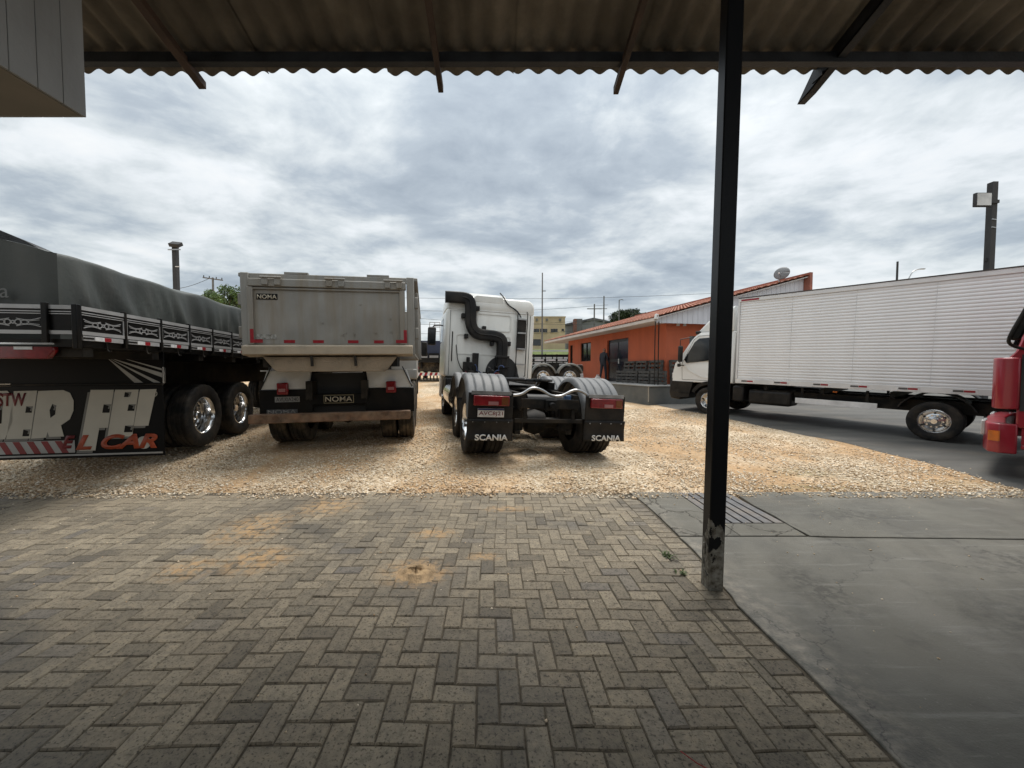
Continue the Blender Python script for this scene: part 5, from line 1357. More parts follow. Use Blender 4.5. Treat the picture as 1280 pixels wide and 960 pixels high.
# ------------------------------------------------------------------ flatbed truck with tarpaulin, left
def flatbed():
    a = R(9); f = Vector((-math.sin(a), math.cos(a))); r = Vector((math.cos(a), math.sin(a)))
    corner = Vector((-4.31, 3.97)); c = corner - r * 1.30
    root = thing('flatbed_truck', 'black flatbed truck with chrome-trimmed side boards and a grey tarpaulin over its load', 'truck')
    root.location = (c.x, c.y, 0); root.rotation_euler = (0, 0, a)
    zw = .215                       # ground under the wheels
    root.location.z = zw
    W = 1.30; LEN = 8.4; ZD = 1.62
    wh = Wheels(.522, .29, .30, M_polish, dish=.19)
    for y in (2.52, 3.74):
        for s in (-1, 1):
            wh.put(root, s * (W - .33), y, s, spin=y * 2, z=.522); wh.put(root, s * (W - .65), y, s, rim=False, z=.522)
        MB().cyl((-.9, y, .52), (.9, y, .52), .08, n=12).build('axle', M_chassis, root, smooth=True)
        for s in (-1, 1): MB().b(s * .45 - .05, s * .45 + .05, y - .5, y + .5, .58, .66).build('leaf_spring', M_chassis, root)
    for s in (-1, 1): MB().b(s * .45 - .06, s * .45 + .06, 1.3, LEN + 1.8, 1.0, 1.42).build('chassis_rail', M_chassis, root)
    for k in range(9): MB().b(-W + .04, W - .04, .1 + k * 1.0, .22 + k * 1.0, 1.421, 1.52).build('cross_bearer', M_chassis, root)
    MB().b(-W + .02, W - .02, .03, LEN, 1.521, 1.60).build('deck', M_black, root)
    # side and rear boards: black, chrome framed, scroll ornament
    def orn():
        mb = MB()
        def ell(cx, cz, rx, rz, wd, k=14): mb.ribbon([(cx + rx * math.cos(2 * math.pi * i / k), cz + rz * math.sin(2 * math.pi * i / k)) for i in range(k + 1)], wd, -.004, .004)
        for s in (-1, 1):
            ell(s * .045, 0, .028, .030, .010); ell(s * .10, 0, .035, .022, .008)
            for q in (-1, 1):
                mb.ribbon([(s * (.03 + t * .21), q * (.045 * (1 - .55 * math.sin(t * 3.0)) + .012 * t)) for t in [i / 9 for i in range(10)]], .009, -.004, .004)
                mb.ribbon([(s * (.12 + t * .11), q * (.010 + .018 * t)) for t in (0, .5, 1)], .007, -.004, .004)
        ell(0, 0, .016, .016, .012, 8)
        return mb.mesh('ornament')
    om = orn(); om.materials.append(mat('ornament_white', (.42, .42, .42), .4, .2))
    def board_meshes(wd, hb=.30):
        b = MB().b(-wd / 2, wd / 2, 0, .03, 0, hb); bm_ = b.mesh('side_board'); bm_.materials.append(M_black)
        fr = MB()
        fr.b(-wd / 2, wd / 2, -.012, -.001, hb - .042, hb - .002); fr.b(-wd / 2, wd / 2, -.009, -.001, hb - .072, hb - .062); fr.b(-wd / 2, wd / 2, -.009, -.001, hb - .094, hb - .086)
        fr.b(-wd / 2, wd / 2, -.012, -.001, .002, .040)
        for s in (-1, 1): fr.b(s * wd / 2, s * (wd / 2 - .020), -.010, -.001, .042, hb - .096)
        fm = fr.mesh('chrome_frame'); fm.materials.append(M_trim); return bm_, fm
    full = board_meshes(.575); 
    def board(loc, rz, meshes, name, orna=True):
        o = meshobj(name, meshes[0], None, root, loc, (0, 0, rz)); meshobj('chrome_frame', meshes[1], None, o)
        if orna: meshobj('ornament', om, None, o, (0, -.002, .12)).scale = (1, 1, .85)
        return o
    nb = 14
    for k in range(nb):
        y = .30 + k * .60
        for s in (-1, 1):
            board((s * (W + .001) if s > 0 else -W - .001, y, ZD + .025), R(90) * s, full, 'side_board')
            MB().b(s * (W - .03), s * (W + .02), y + .283, y + .317, ZD - .08, ZD + .345).build('stake_post', M_black, root, bevel=.004)
            lip = MB().b(s * (W - .02), s * (W + .012), y - .26, y + .26, ZD - .03, ZD + .018).build('deck_lip', M_trim, root)
            MB().b(s * (W + .0125), s * (W + .015), y + .0, y + .09, ZD - .027, ZD + .015).build('reflector', M_redref, lip)
            MB().b(s * (W + .0125), s * (W + .015), y - .12, y + .0, ZD - .027, ZD + .015).build('reflector', M_whiteref, lip)
            MB().b(s * (W + .0125), s * (W + .014), y - .26, y - .13, ZD - .015, ZD + .003).build('gap', M_black, lip)
            MB().tube(smooth_path([(s * (W - .01), y + .05, ZD - .03), (s * (W - .0), y + .05, ZD - .12), (s * (W + .03), y + .05, ZD - .145), (s * (W + .035), y + .05, ZD - .115)], .03, 3), .008, 6).build('tie_hook', M_chassis, root)
    rw = board_meshes(.30)
    for x in (-1.0, -.42, .16, .74):
        board((x, .0, ZD + .025), 0, full, 'rear_board')
    board((1.165, .0, ZD + .025), 0, rw, 'rear_board', False)
    for x in (-.71, -.13, .45, 1.03): MB().b(x - .025, x + .025, -.035, .0, ZD - .06, ZD + .345).build('stake_post', M_black, root, bevel=.004)
    MB().b(W - .03, W + .02, -.035, .02, ZD - .12, ZD + .335).build('corner_post', M_black, root, bevel=.006); MB().b(-W - .02, -W + .03, -.035, .02, ZD - .12, ZD + .335).build('corner_post', M_black, root, bevel=.006)
    # tail lamp bar under the deck
    lb = MB().b(-1.05, 1.06, .10, .14, 1.455, 1.50).build('lamp_bar', M_black, root)
    for s in (-1, 1):
        l_ = MB().prism([(s * .50, 1.54), (s * 1.04, 1.54), (s * 1.05, 1.48), (s * .98, 1.395), (s * .52, 1.395)], 'Y', .04, .099).build('tail_lamp', M_redlens, root, bevel=.012)
        MB().b(s * .46, s * 1.06, .03, .039, 1.542, 1.56).build('chrome_strip', M_polish, l_)
        MB().b(s * .70, s * .86, .034, .039, 1.49, 1.535).build('lens', M_whiteref, l_)
    # mud panel with the big lettering
    mp = mat('gloss_black_panel', (.004, .004, .0045), .4, 0, .1, 2, spec=.15)
    YP = 1.24
    up = MB().b(-W, W, YP, YP + .02, 1.10, 1.52).build('upper_mud_panel', mp, root)
    lo = MB().b(-W, W, YP - .03, YP - .012, .125, 1.075).build('mud_panel', mp, root, bevel=.004)
    MB().b(-W, W, YP - .035, YP - .0, 1.076, 1.098).build('hinge_strip', M_chassis, lo)
    MB().b(W - .012, W + .006, YP - .006, YP + .024, 1.10, 1.32).build('edge_strip', M_polish, up)
    msw = mat('silver_print', (.42, .41, .38), .45)
    for P in ([(.62, 1.46), (1.28, 1.24), (1.28, 1.18)], [(.62, 1.46), (1.26, 1.11), (1.18, 1.11)], [(.62, 1.46), (1.05, 1.11), (.95, 1.11)], [(.72, 1.47), (1.28, 1.30), (1.28, 1.275)]):
        MB().prism(P, 'Y', YP - .003, YP - .001).build('swoosh', msw, up)
    S = 92.3
    def X(px):      # picture column -> place across the panel (the panel stands a little askew)
        D = 207.5 - px; return W - (-94.8 + math.sqrt(94.8 ** 2 + 4 * 9.9 * max(D, -20))) / 19.8
    def Zp(py): return 1.055 - (py - 483) / S * 1.0
    mlet = mat('cream_letter', (.50, .47, .40), .5, 0, .04, 4); mshad = mat('grey_letter', (.17, .165, .15), .5)
    yl = YP - .0325
    def q(pts, dx=0, dy=0): return [(X((x + dx) / 5.818), Zp(470 + (y + dy) / 5.818)) for x, y in pts]
    def letter(pts, holes=(), off=0):
        pts = [(x + off, y) for x, y in pts]
        for d in range(1, 5): MB().prism(q(pts, -6 * d, 4 * d), 'Y', yl - .0004 * (5 - d) - .0002, yl - .0004 * (5 - d)).build('letter_shadow', mshad, lo) if d == 4 else None
        MB().prism(q(pts), 'Y', yl - .0035, yl - .0025).build('letter', mlet, lo)
        for h_ in holes:
            h2 = [(x + off, y) for x, y in h_]
            MB().prism(q(h2), 'Y', yl - .0045, yl - .0037).build('letter_hole', mp, lo)
            cx_ = sum(p[0] for p in h2) / len(h2)
            MB().prism(q([(x + 4 if x > cx_ else x, y) for x, y in h2[:2]] + [(h2[1][0] - 10, h2[1][1] + 34), (h2[1][0] - 22, h2[1][1] + 30), (h2[1][0] - 14, h2[1][1] + 12)]), 'Y', yl - .0052, yl - .0047).build('letter_shade', mshad, lo)
    letter([(705, 95), (873, 95), (820, 365), (757, 365), (722, 525), (602, 525)], [[(797, 198), (848, 198), (836, 258), (784, 258)]])
    letter([(882, 95), (1047, 95), (1003, 352), (992, 430), (815, 430)], [[(952, 112), (995, 112), (975, 148), (943, 148)], [(975, 200), (1022, 200), (1012, 247), (964, 247)], [(944, 352), (1001, 352), (994, 400), (934, 400)]])
    letter([(1056, 95), (1168, 92), (1105, 356), (1005, 356)])
    RR = [(306, 100), (500, 95), (550, 115), (575, 170), (570, 240), (540, 300), (470, 340), (490, 420), (375, 420), (365, 385), (350, 425), (232, 430)]
    letter(RR, [[(412, 190), (440, 202), (430, 265), (392, 288), (388, 235)]])
    letter([(112, 100), (298, 97), (226, 428), (32, 430)], [[(207, 205), (257, 205), (247, 250), (196, 250)], [(175, 365), (228, 365), (217, 412), (164, 412)]])
    DD = [(-90, 100), (60, 97), (104, 140), (96, 300), (20, 430), (-160, 430)]
    letter(DD, [[(-20, 190), (15, 195), (0, 320), (-45, 330)]]); letter(DD, [[(-20, 190), (15, 195), (0, 320), (-45, 330)]], -285)
    letter([(306, 100), (500, 95), (550, 115), (575, 170), (565, 240), (500, 310), (410, 330), (385, 430), (232, 430)], [[(412, 190), (440, 202), (430, 255), (398, 268)]], -880)
    mor = mat('orange_red_print', (.36, .06, .02), .5)
    MB().lathe([(.001, 0), (.085, 0), (.085, .001), (.001, .001)], n=20).build('print_disc', mat('grey_print', (.42, .41, .38), .5), lo, loc=(X(184), yl - .0035, Zp(552))).rotation_euler = (0, 0, R(-90))
    text('L CAR', .20, mor, lo, (X(152), yl - .0055, Zp(550)), REAR, 'lettering', .96, .045, .35, .001)
    text('E', .17, mat('dark_red_print', (.16, .012, .015), .5), lo, (X(90), yl - .0055, Zp(549)), REAR, 'lettering', .16, .05, .35, .001)
    text('STW', .17, MATS['dark_red_print'], lo, (X(16), yl - .0065, Zp(497)), REAR, 'lettering', .32, .03, .1, .001)
    MB().lathe([(.034, 0), (.042, 0), (.042, .0015), (.034, .0015)], n=24, close=True).build('print_ring', mlet, lo, loc=(X(197.5), yl - .0035, Zp(491.5))).rotation_euler = (0, 0, R(-90))
    text('R', .042, mlet, lo, (X(197.5), yl - .002, Zp(491.5)), REAR, 'lettering', .034, .0, .0, .002)
    MB().b(-W, X(98), yl - .004, yl - .003, Zp(562), Zp(547)).build('stripe_bar', mat('grey_print2', (.36, .36, .35), .4), lo)
    k = -W + .02
    while k < X(90):
        MB().prism([(k, Zp(562)), (k + .075, Zp(562)), (k - .005, Zp(547.5)), (k - .08, Zp(547.5))], 'Y', yl - .0055, yl - .0045).build('stripe', mat('stripe_red', (.20, .015, .02), .4), lo); k += .155
    MB().b(-W, W - .02, yl - .003, yl - .001, Zp(566), Zp(564)).build('edge_line', MATS['grey_print2'], lo)
    # tarpaulin over the load
    mt_ = mat('tarpaulin', (.062, .068, .061), .55, 0, .15, 1.2, .15, 25, dirt=(.085, .08, .07), dirt_amt=.4, dscale=1.2, streak=True)
    rings = []
    ny = 160; Y0, Y1 = .34, 7.6
    for j in range(ny + 1):
        y = Y0 + (Y1 - Y0) * j / ny
        sag = .012 * math.sin(j * .24) + .025 * mnoise.noise((y * 1.1, 0, 2)); fz = sm(0, 6, j)
        ring = []
        zt = 2.56 + sag; P = []
        for i in range(13): P.append((.86 - .0 * i, ZD - .02 + (zt - ZD - .0) * i / 12 * .97))
        for i in range(1, 6): t = i / 5 * math.pi / 2; P.append((.86 - .08 * (1 - math.cos(t)) * 1.0, zt - .03 + .05 * math.sin(t)))
        for i in range(1, 13): P.append((.78 - .78 * i / 12, zt + .02 + .13 * math.sin(i / 12 * math.pi / 2)))
        P = P + [(-x, z) for x, z in reversed(P[:-1])]
        for (x, z) in P:
            hgt = (z - ZD) / (zt - ZD); k_ = max(0, 1 - abs(hgt - .45) * 1.1)
            fold = .10 * mnoise.noise((y * 1.6 + .5 * hgt, hgt * .6, x * .3)) + .16 * (.25 - abs(mnoise.noise((y * 4.2 + 1.3 * hgt, hgt * .9, 7)))) * (1.1 - hgt)
            ring.append((x + math.copysign(fold * k_ * fz, x) if abs(x) > .7 else x, y, z + (.02 * mnoise.noise((x * 2, y * 2, 0)) if hgt > .95 else 0)))
        rings.append(ring)
    tp = MB().loft(rings, caps=False, closed=False)
    # rear curtain with soft folds
    k0 = rings[0]; half = len(k0) // 2
    def curtain(u, v):
        i = u * (len(k0) - 1); i0 = int(min(i, len(k0) - 2)); t = i - i0
        return None
    tp.grid(lambda u, v: (-.86 + 1.72 * u, Y0 + min(1, 12 * u * (1 - u)) * (-.01 + .03 * mnoise.noise((u * 6, v * 1.2, 4)) + .015 * math.sin(u * 22 + v * 3) * (1 - v)), ZD - .02 + (2.555 + .15 * math.sin(math.pi * min(1, max(0, (u - .04) / .92))) ** .8 - ZD + .02) * v), 40, 14)
    tpo = tp.build('tarpaulin', mt_, root, smooth=True, ang=70)
    text('Lonas Bahia sa', .16, mat('tarp_print', (.20, .20, .19), .6), tpo, (-.05 - .53, Y0 - .035, 2.03), REAR, 'lettering', 1.75 - .56, .0, 0, .001) if False else \
        text('sa', .10, mat('tarp_print', (.20, .20, .19), .6), tpo, (.37, Y0 - .055, 2.10), REAR, 'lettering', .16, .0, 0, .001)
    # dark peaked inner cover showing above it
    rg = []
    for j in range(13):
        y = .75 + 1.5 * j / 12; pk = 3.00 - .40 * sm(.75, 1.9, y) + .02 * mnoise.noise((y * 3, 0, 0))
        rg.append([(-.78, y, 2.55), (-.55, y, 2.68 + .02 * mnoise.noise((y, 1, 0))), (-.36, y, pk - .05), (-.26, y, pk), (-.16, y, pk - .05), (.2, y, 2.62 + (pk - 2.62) * .45), (.55, y, 2.58)])
    MB().loft(rg).build('ridge_cover', mat('net_cover', (.035, .036, .038), .8, 0, .4, 12, .5, 40), root, smooth=True, ang=60)
    # slatted black gate standing on the side boards further on
    g = MB().b(W - .05, W - .03, 3.62, 5.2, ZD + .33, ZD + .36).build('slatted_gate', M_black, root)
    for k in range(9): MB().box((W - .03, 4.41, ZD + .40 + k * .062), (.03, 1.58, .045), (0, R(25), 0)).build('slat', M_black, g)
    for y in (3.62, 4.4, 5.16): MB().b(W - .07, W - .045, y, y + .04, ZD + .361, ZD + .93).build('upright', M_black, g)
    # skirt, tool box
    MB().b(W - .10, W - .06, 4.75, 6.1, 1.15, 1.50).build('side_skirt', mat('grey_skirt', (.16, .16, .16), .4), root, bevel=.01)
    tb = MB().b(W - .55, W - .05, 6.15, 6.75, .85, 1.5).build('tool_box', mat('box_white', (.5, .5, .5), .5), root, bevel=.02)
    for yy in (6.33, 6.55): MB().b(W - .051, W - .045, yy, yy + .015, .86, 1.49).build('seam', M_seam, tb)
    # cab
    y0 = LEN + .25
    cab = cab_shell(1.24, y0, y0 + 2.1, .95, 2.75, .18, 0).build('cab', M_black, root, smooth=True, ang=50)
    for s in (-1, 1):
        MB().prism([(y0 + .8, 1.75), (y0 + 1.75, 1.75), (y0 + 1.6, 2.5), (y0 + .8, 2.5)], 'X', s * 1.238, s * 1.246).build('side_window', M_glass, root)
        wh.put(root, s * 1.02, y0 + .9, s, z=.522)
    MB().b(-1.2, 1.2, y0 + 1.9, y0 + 2.25, .4, .98).build('front_bumper', M_chrome, root, bevel=.05)
    MB().b(-.5, .5, y0 - .3, y0 + 1.8, .5, 1.0).build('engine', M_chassis, root)
    MB().prism([(-1.05, 0), (1.05, 0), (1.0, .8), (-1.0, .8)], 'Y', 0, .03).build('windscreen', M_glass, root, loc=(0, y0 + 2.03, 1.7)).rotation_euler = (R(8), 0, 0)
flatbed()

# ------------------------------------------------------------------ vehicles further back
def back_trucks():
    M_navy = mat('navy_load', (.02, .028, .06), .6, 0, .2, 1)
    # flatbed seen from behind, striped underrun bar
    Y = 23; x = at(536, 470, Y).x; zg = gz(x, Y)
    root = thing('distant_flatbed', 'dark flatbed with a red and white striped rear bar and navy load', 'truck', (x, Y, zg), R(5))
    wd = Wheels(.52, .29, .3, M_steel, dish=.17)
    for s in (-1, 1):
        for y in (1.5, 2.8): wd.put(root, s * 1.0, y, s); 
        wd.put(root, s * 1.0, 8.6, s)
    ub = MB().b(-1.2, 1.2, 0, .10, .36, .54).build('underrun_bar', M_whiteref, root)
    for k in range(8):
        x0 = -1.18 + k * .3; MB().prism([(x0, .36), (x0 + .15, .36), (x0 + .22, .54), (x0 + .07, .54)], 'Y', -.006, -.002).build('stripe', M_redref, ub)
    for k in range(12): MB().b(-1.15 + k * .2, -1.07 + k * .2, .04, .06, .10, .355).build('rubber_strip', M_rubber, ub)
    for s in (-1, 1): MB().b(s * .45 - .06, s * .45 + .06, .11, 9.4, .8, 1.15).build('chassis_rail', M_chassis, root)
    MB().b(-1.25, 1.25, .35, .40, .6, 1.14).build('mud_panel', M_rubber_dusty, root)
    MB().b(-1.28, 1.28, -.1, 7.4, 1.15, 1.30).build('deck', M_black, root)
    for k in range(4): 
        b_ = MB().b(-1.26 + k * .64, -.66 + k * .64, -.13, -.101, 1.31, 1.70).build('rear_board', M_black, root)
        MB().b(-1.22 + k * .64, -.70 + k * .64, -.137, -.131, 1.42, 1.56).build('ornament', mat('orn_grey', (.25, .25, .25), .5), b_)
    for s in (-1, 1): MB().b(s * 1.25, s * 1.28, -.1, 7.4, 1.301, 1.70).build('side_board', M_black, root)
    rg = [[(xx, y, zz + .04 * mnoise.noise((xx * 2, y, 0))) for xx, zz in rrect(-1.2, 1.2, 1.32, 2.45, .05, .25, 4)] for y in (0, 1.5, 3, 4.5, 6, 7.3)]
    MB().loft(rg).build('load_cover', M_navy, root, smooth=True, ang=60)
    cab_shell(1.24, 7.6, 9.6, .9, 2.95, .18, 0).build('cab', M_red, root, smooth=True)
    MB().b(-.5, .5, 7.3, 9.4, .5, 1.0).build('engine', M_chassis, root)
    for s in (-1, 1): MB().b(s * .6, s * 1.1, .34, .349, .75, .9).build('tail_lamp', M_redlens, root)
    # black stake truck behind on the right
    Y = 33; x = at(688, 445, Y).x; zg = gz(x, Y)
    root = thing('stake_truck', 'black truck with white-painted ornaments on its rack sides below the grassy bank', 'truck', (x, Y, zg), R(90))
    wd2 = Wheels(.5, .28, .3, M_steel, dish=.15)
    for s in (-1, 1):
        for y in (-.6, .7): wd2.put(root, s * 1.0, y, s)
        wd2.put(root, s * 1.0, 5.6, s)
    MB().b(-.5, .5, -2, 6.2, .8, 1.15).build('chassis_rail', M_chassis, root)
    MB().b(-1.25, 1.25, -2.3, 4.4, 1.151, 1.30).build('deck', M_black, root)
    for s in (-1, 1):
        for k in range(8): MB().b(s * 1.2, s * 1.25, -2.3 + k * .95, -2.22 + k * .95, 1.301, 2.55).build('stake', M_black, root)
        for z in (1.32, 1.62, 1.95, 2.38): 
            bd = MB().b(s * 1.251, s * 1.275, -2.3, 4.43, z, z + (.13 if z > 2.3 else .20)).build('rack_board', M_black, root)
            if z in (1.62, 1.95):
                for k in range(7): MB().b(s * 1.276, s * 1.282, -2.15 + k * .95, -1.38 + k * .95, z + .03, z + .17).build('ornament', mat('orn_white', (.55, .55, .58), .5), bd)
    for yy in (-2.3, 4.4): MB().b(-1.19, 1.19, yy, yy + .04, 1.301, 2.4).build('end_rack', M_black, root)
    cab_shell(1.2, 4.6, 6.6, .85, 2.6, .2, 0).build('cab', M_black, root, smooth=True)
    # bare chassis with two axles seen from the side
    Y = 19.6; zg = gz(2.9, Y); xw = at(707, 465, Y).x
    root = thing('chassis_truck', 'dark chassis with two arched-guard wheels showing chrome hubs by the orange building', 'truck', (xw, Y, zg), R(90))
    wd3 = Wheels(.52, .29, .3, M_polish, dish=.17)
    mgd = mat('grey_guard', (.10, .105, .10), .5, 0, .1, 3, dirt=DUST, dirt_amt=.3)
    for y in (0, 1.27):
        for s in (-1, 1):
            wd3.put(root, s * 1.05, y, s)
            ribbed_fender(MB(), s * 1.0, .6, y, .55, .62, 15, 165, ribs=3, n=16).build('mudguard', mgd, root, smooth=True)
        MB().cyl((-.9, y, .52), (.9, y, .52), .09, n=10).build('axle', M_chassis, root)
    for s in (-1, 1): MB().b(s * .43 - .04, s * .43 + .04, -.8, 6.0, .8, 1.05).build('chassis_rail', M_chassis, root)
    MB().prism([(-.45, .3), (0, .0), (.45, .3), (.45, 1.0), (-.45, 1.0)], 'Z', 1.18, 1.24).build('fifth_wheel', M_chassis, root); MB().b(-.45, .45, .4, .8, 1.051, 1.179).build('mounting', M_chassis, root)
    for s in (-1, 1): wd3.put(root, s * 1.0, 5.0, s)
    cab_shell(1.22, 4.0, 6.2, 1.0, 2.75, .18, 0).build('cab', M_cabwhite, root, smooth=True)
    MB().b(-.5, .5, 3.6, 6.0, .5, 1.1).build('engine', M_chassis, root)
    # small white car behind it
    Y = 24.5; p = at(708, 450, Y); zg = gz(p.x, Y)
    root = thing('white_car', 'small white car parked behind the chassis wheels beside the orange building', 'car', (p.x, Y, zg), R(80))
    side = [(-2.0, .35), (2.0, .35), (2.05, .65), (1.9, .85), (1.0, .95), (-1.75, .98), (-2.05, .8)]
    MB().prism(side, 'X', -.82, .82).build('body', M_white, root, bevel=.08)
    MB().prism([(-1.6, .97), (1.0, .97), (.35, 1.45), (-1.1, 1.48)], 'X', -.72, .72).build('cabin', M_glass, root, bevel=.06)
    MB().prism([(-1.12, 1.485), (.32, 1.46), (.30, 1.50), (-1.05, 1.52)], 'X', -.70, .70).build('roof', M_white, root, bevel=.01)
    wc = Wheels(.31, .19, .2, M_polish, dish=.05, lugs=False)
    for y in (-1.3, 1.3):
        for s in (-1, 1): wc.put(root, s * .75, y, s)
back_trucks()

# ------------------------------------------------------------------ person at the dock door
def person():
    o_ = DOCK_M @ Vector((.42, 5.05, DOCK_Z))
    root = thing('person', 'person in dark navy work clothes standing at the dark doorway on the dock', 'person', o_, R(12 - 70))
    J = {'pel': (0, 0, .95, .15), 'bel': (0, .01, 1.10, .14), 'che': (0, .01, 1.32, .155), 'nec': (0, .03, 1.50, .06), 'hed': (0, .05, 1.60, .085), 'top': (0, .05, 1.72, .075)}
    for s, n in ((-1, 'l'), (1, 'r')):
        J['hip' + n] = (s * .10, 0, .90, .095); J['kne' + n] = (s * .11, .05 * s, .50, .065); J['ank' + n] = (s * .11, .10 * s - .03, .09, .045); J['toe' + n] = (s * .13, .10 * s + .14, .04, .04)
        J['sho' + n] = (s * .19, .01, 1.42, .065); J['elb' + n] = (s * .26, .02, 1.15, .045); J['wri' + n] = (s * .25, .14 if s > 0 else .05, .93, .032); J['han' + n] = (s * .25, .18 if s > 0 else .06, .85, .04)
    E = [('pel', 'bel'), ('bel', 'che'), ('che', 'nec'), ('nec', 'hed'), ('hed', 'top')]
    for n in 'lr': E += [('pel', 'hip' + n), ('hip' + n, 'kne' + n), ('kne' + n, 'ank' + n), ('ank' + n, 'toe' + n), ('che', 'sho' + n), ('sho' + n, 'elb' + n), ('elb' + n, 'wri' + n), ('wri' + n, 'han' + n)]
    keys = list(J); me = bpy.data.meshes.new('body'); me.from_pydata([J[k][:3] for k in keys], [(keys.index(a), keys.index(b)) for a, b in E], [])
    o = bpy.data.objects.new('body', me); COL.objects.link(o); o.parent = root
    sk = o.modifiers.new('skin', 'SKIN'); sk.use_smooth_shade = True
    for i, k in enumerate(keys): me.skin_vertices[0].data[i].radius = (J[k][3],) * 2; me.skin_vertices[0].data[i].use_root = (k == 'pel')
    o.modifiers.new('sub', 'SUBSURF').levels = 2; o.modifiers[-1].render_levels = 2
    m, t, b = new_mat('person_cloth'); tc = N(t, 'ShaderNodeTexCoord'); sp = N(t, 'ShaderNodeSeparateXYZ'); t.links.new(tc.outputs['Object'], sp.inputs[0])
    c = ramp(t, math_node(t, 'DIVIDE', sp.outputs[2], 1.8), [(.0, (.01, .01, .01)), (.07, (.02, .022, .03)), (.83, (.012, .016, .032)), (.84, (.25, .13, .09)), (.935, (.25, .13, .09)), (.94, (.01, .008, .006))])
    c_ = t.nodes[-1]; c_.color_ramp.interpolation = 'CONSTANT'
    t.links.new(c, b.inputs['Base Color']); b.inputs['Roughness'].default_value = .8; me.materials.append(m)
    bag = thing('plastic_bag', 'crumpled white plastic bag on the dock by the person in navy', 'bag', DOCK_M @ Vector((.15, 5.15, DOCK_Z)))
    mb = MB(); mb.lathe([(.001, 0), (.13, 0), (.17, .08), (.15, .18), (.06, .27), (.07, .33), (.02, .34)], n=16, fn=lambda i, j, r: r * (1 + .18 * math.sin(i * 2.4 + j)))
    ob = mb.build('sack', mat('bag_white', (.6, .55, .52), .5), bag, smooth=True); ob.rotation_euler = (0, R(-90), 0)
person()

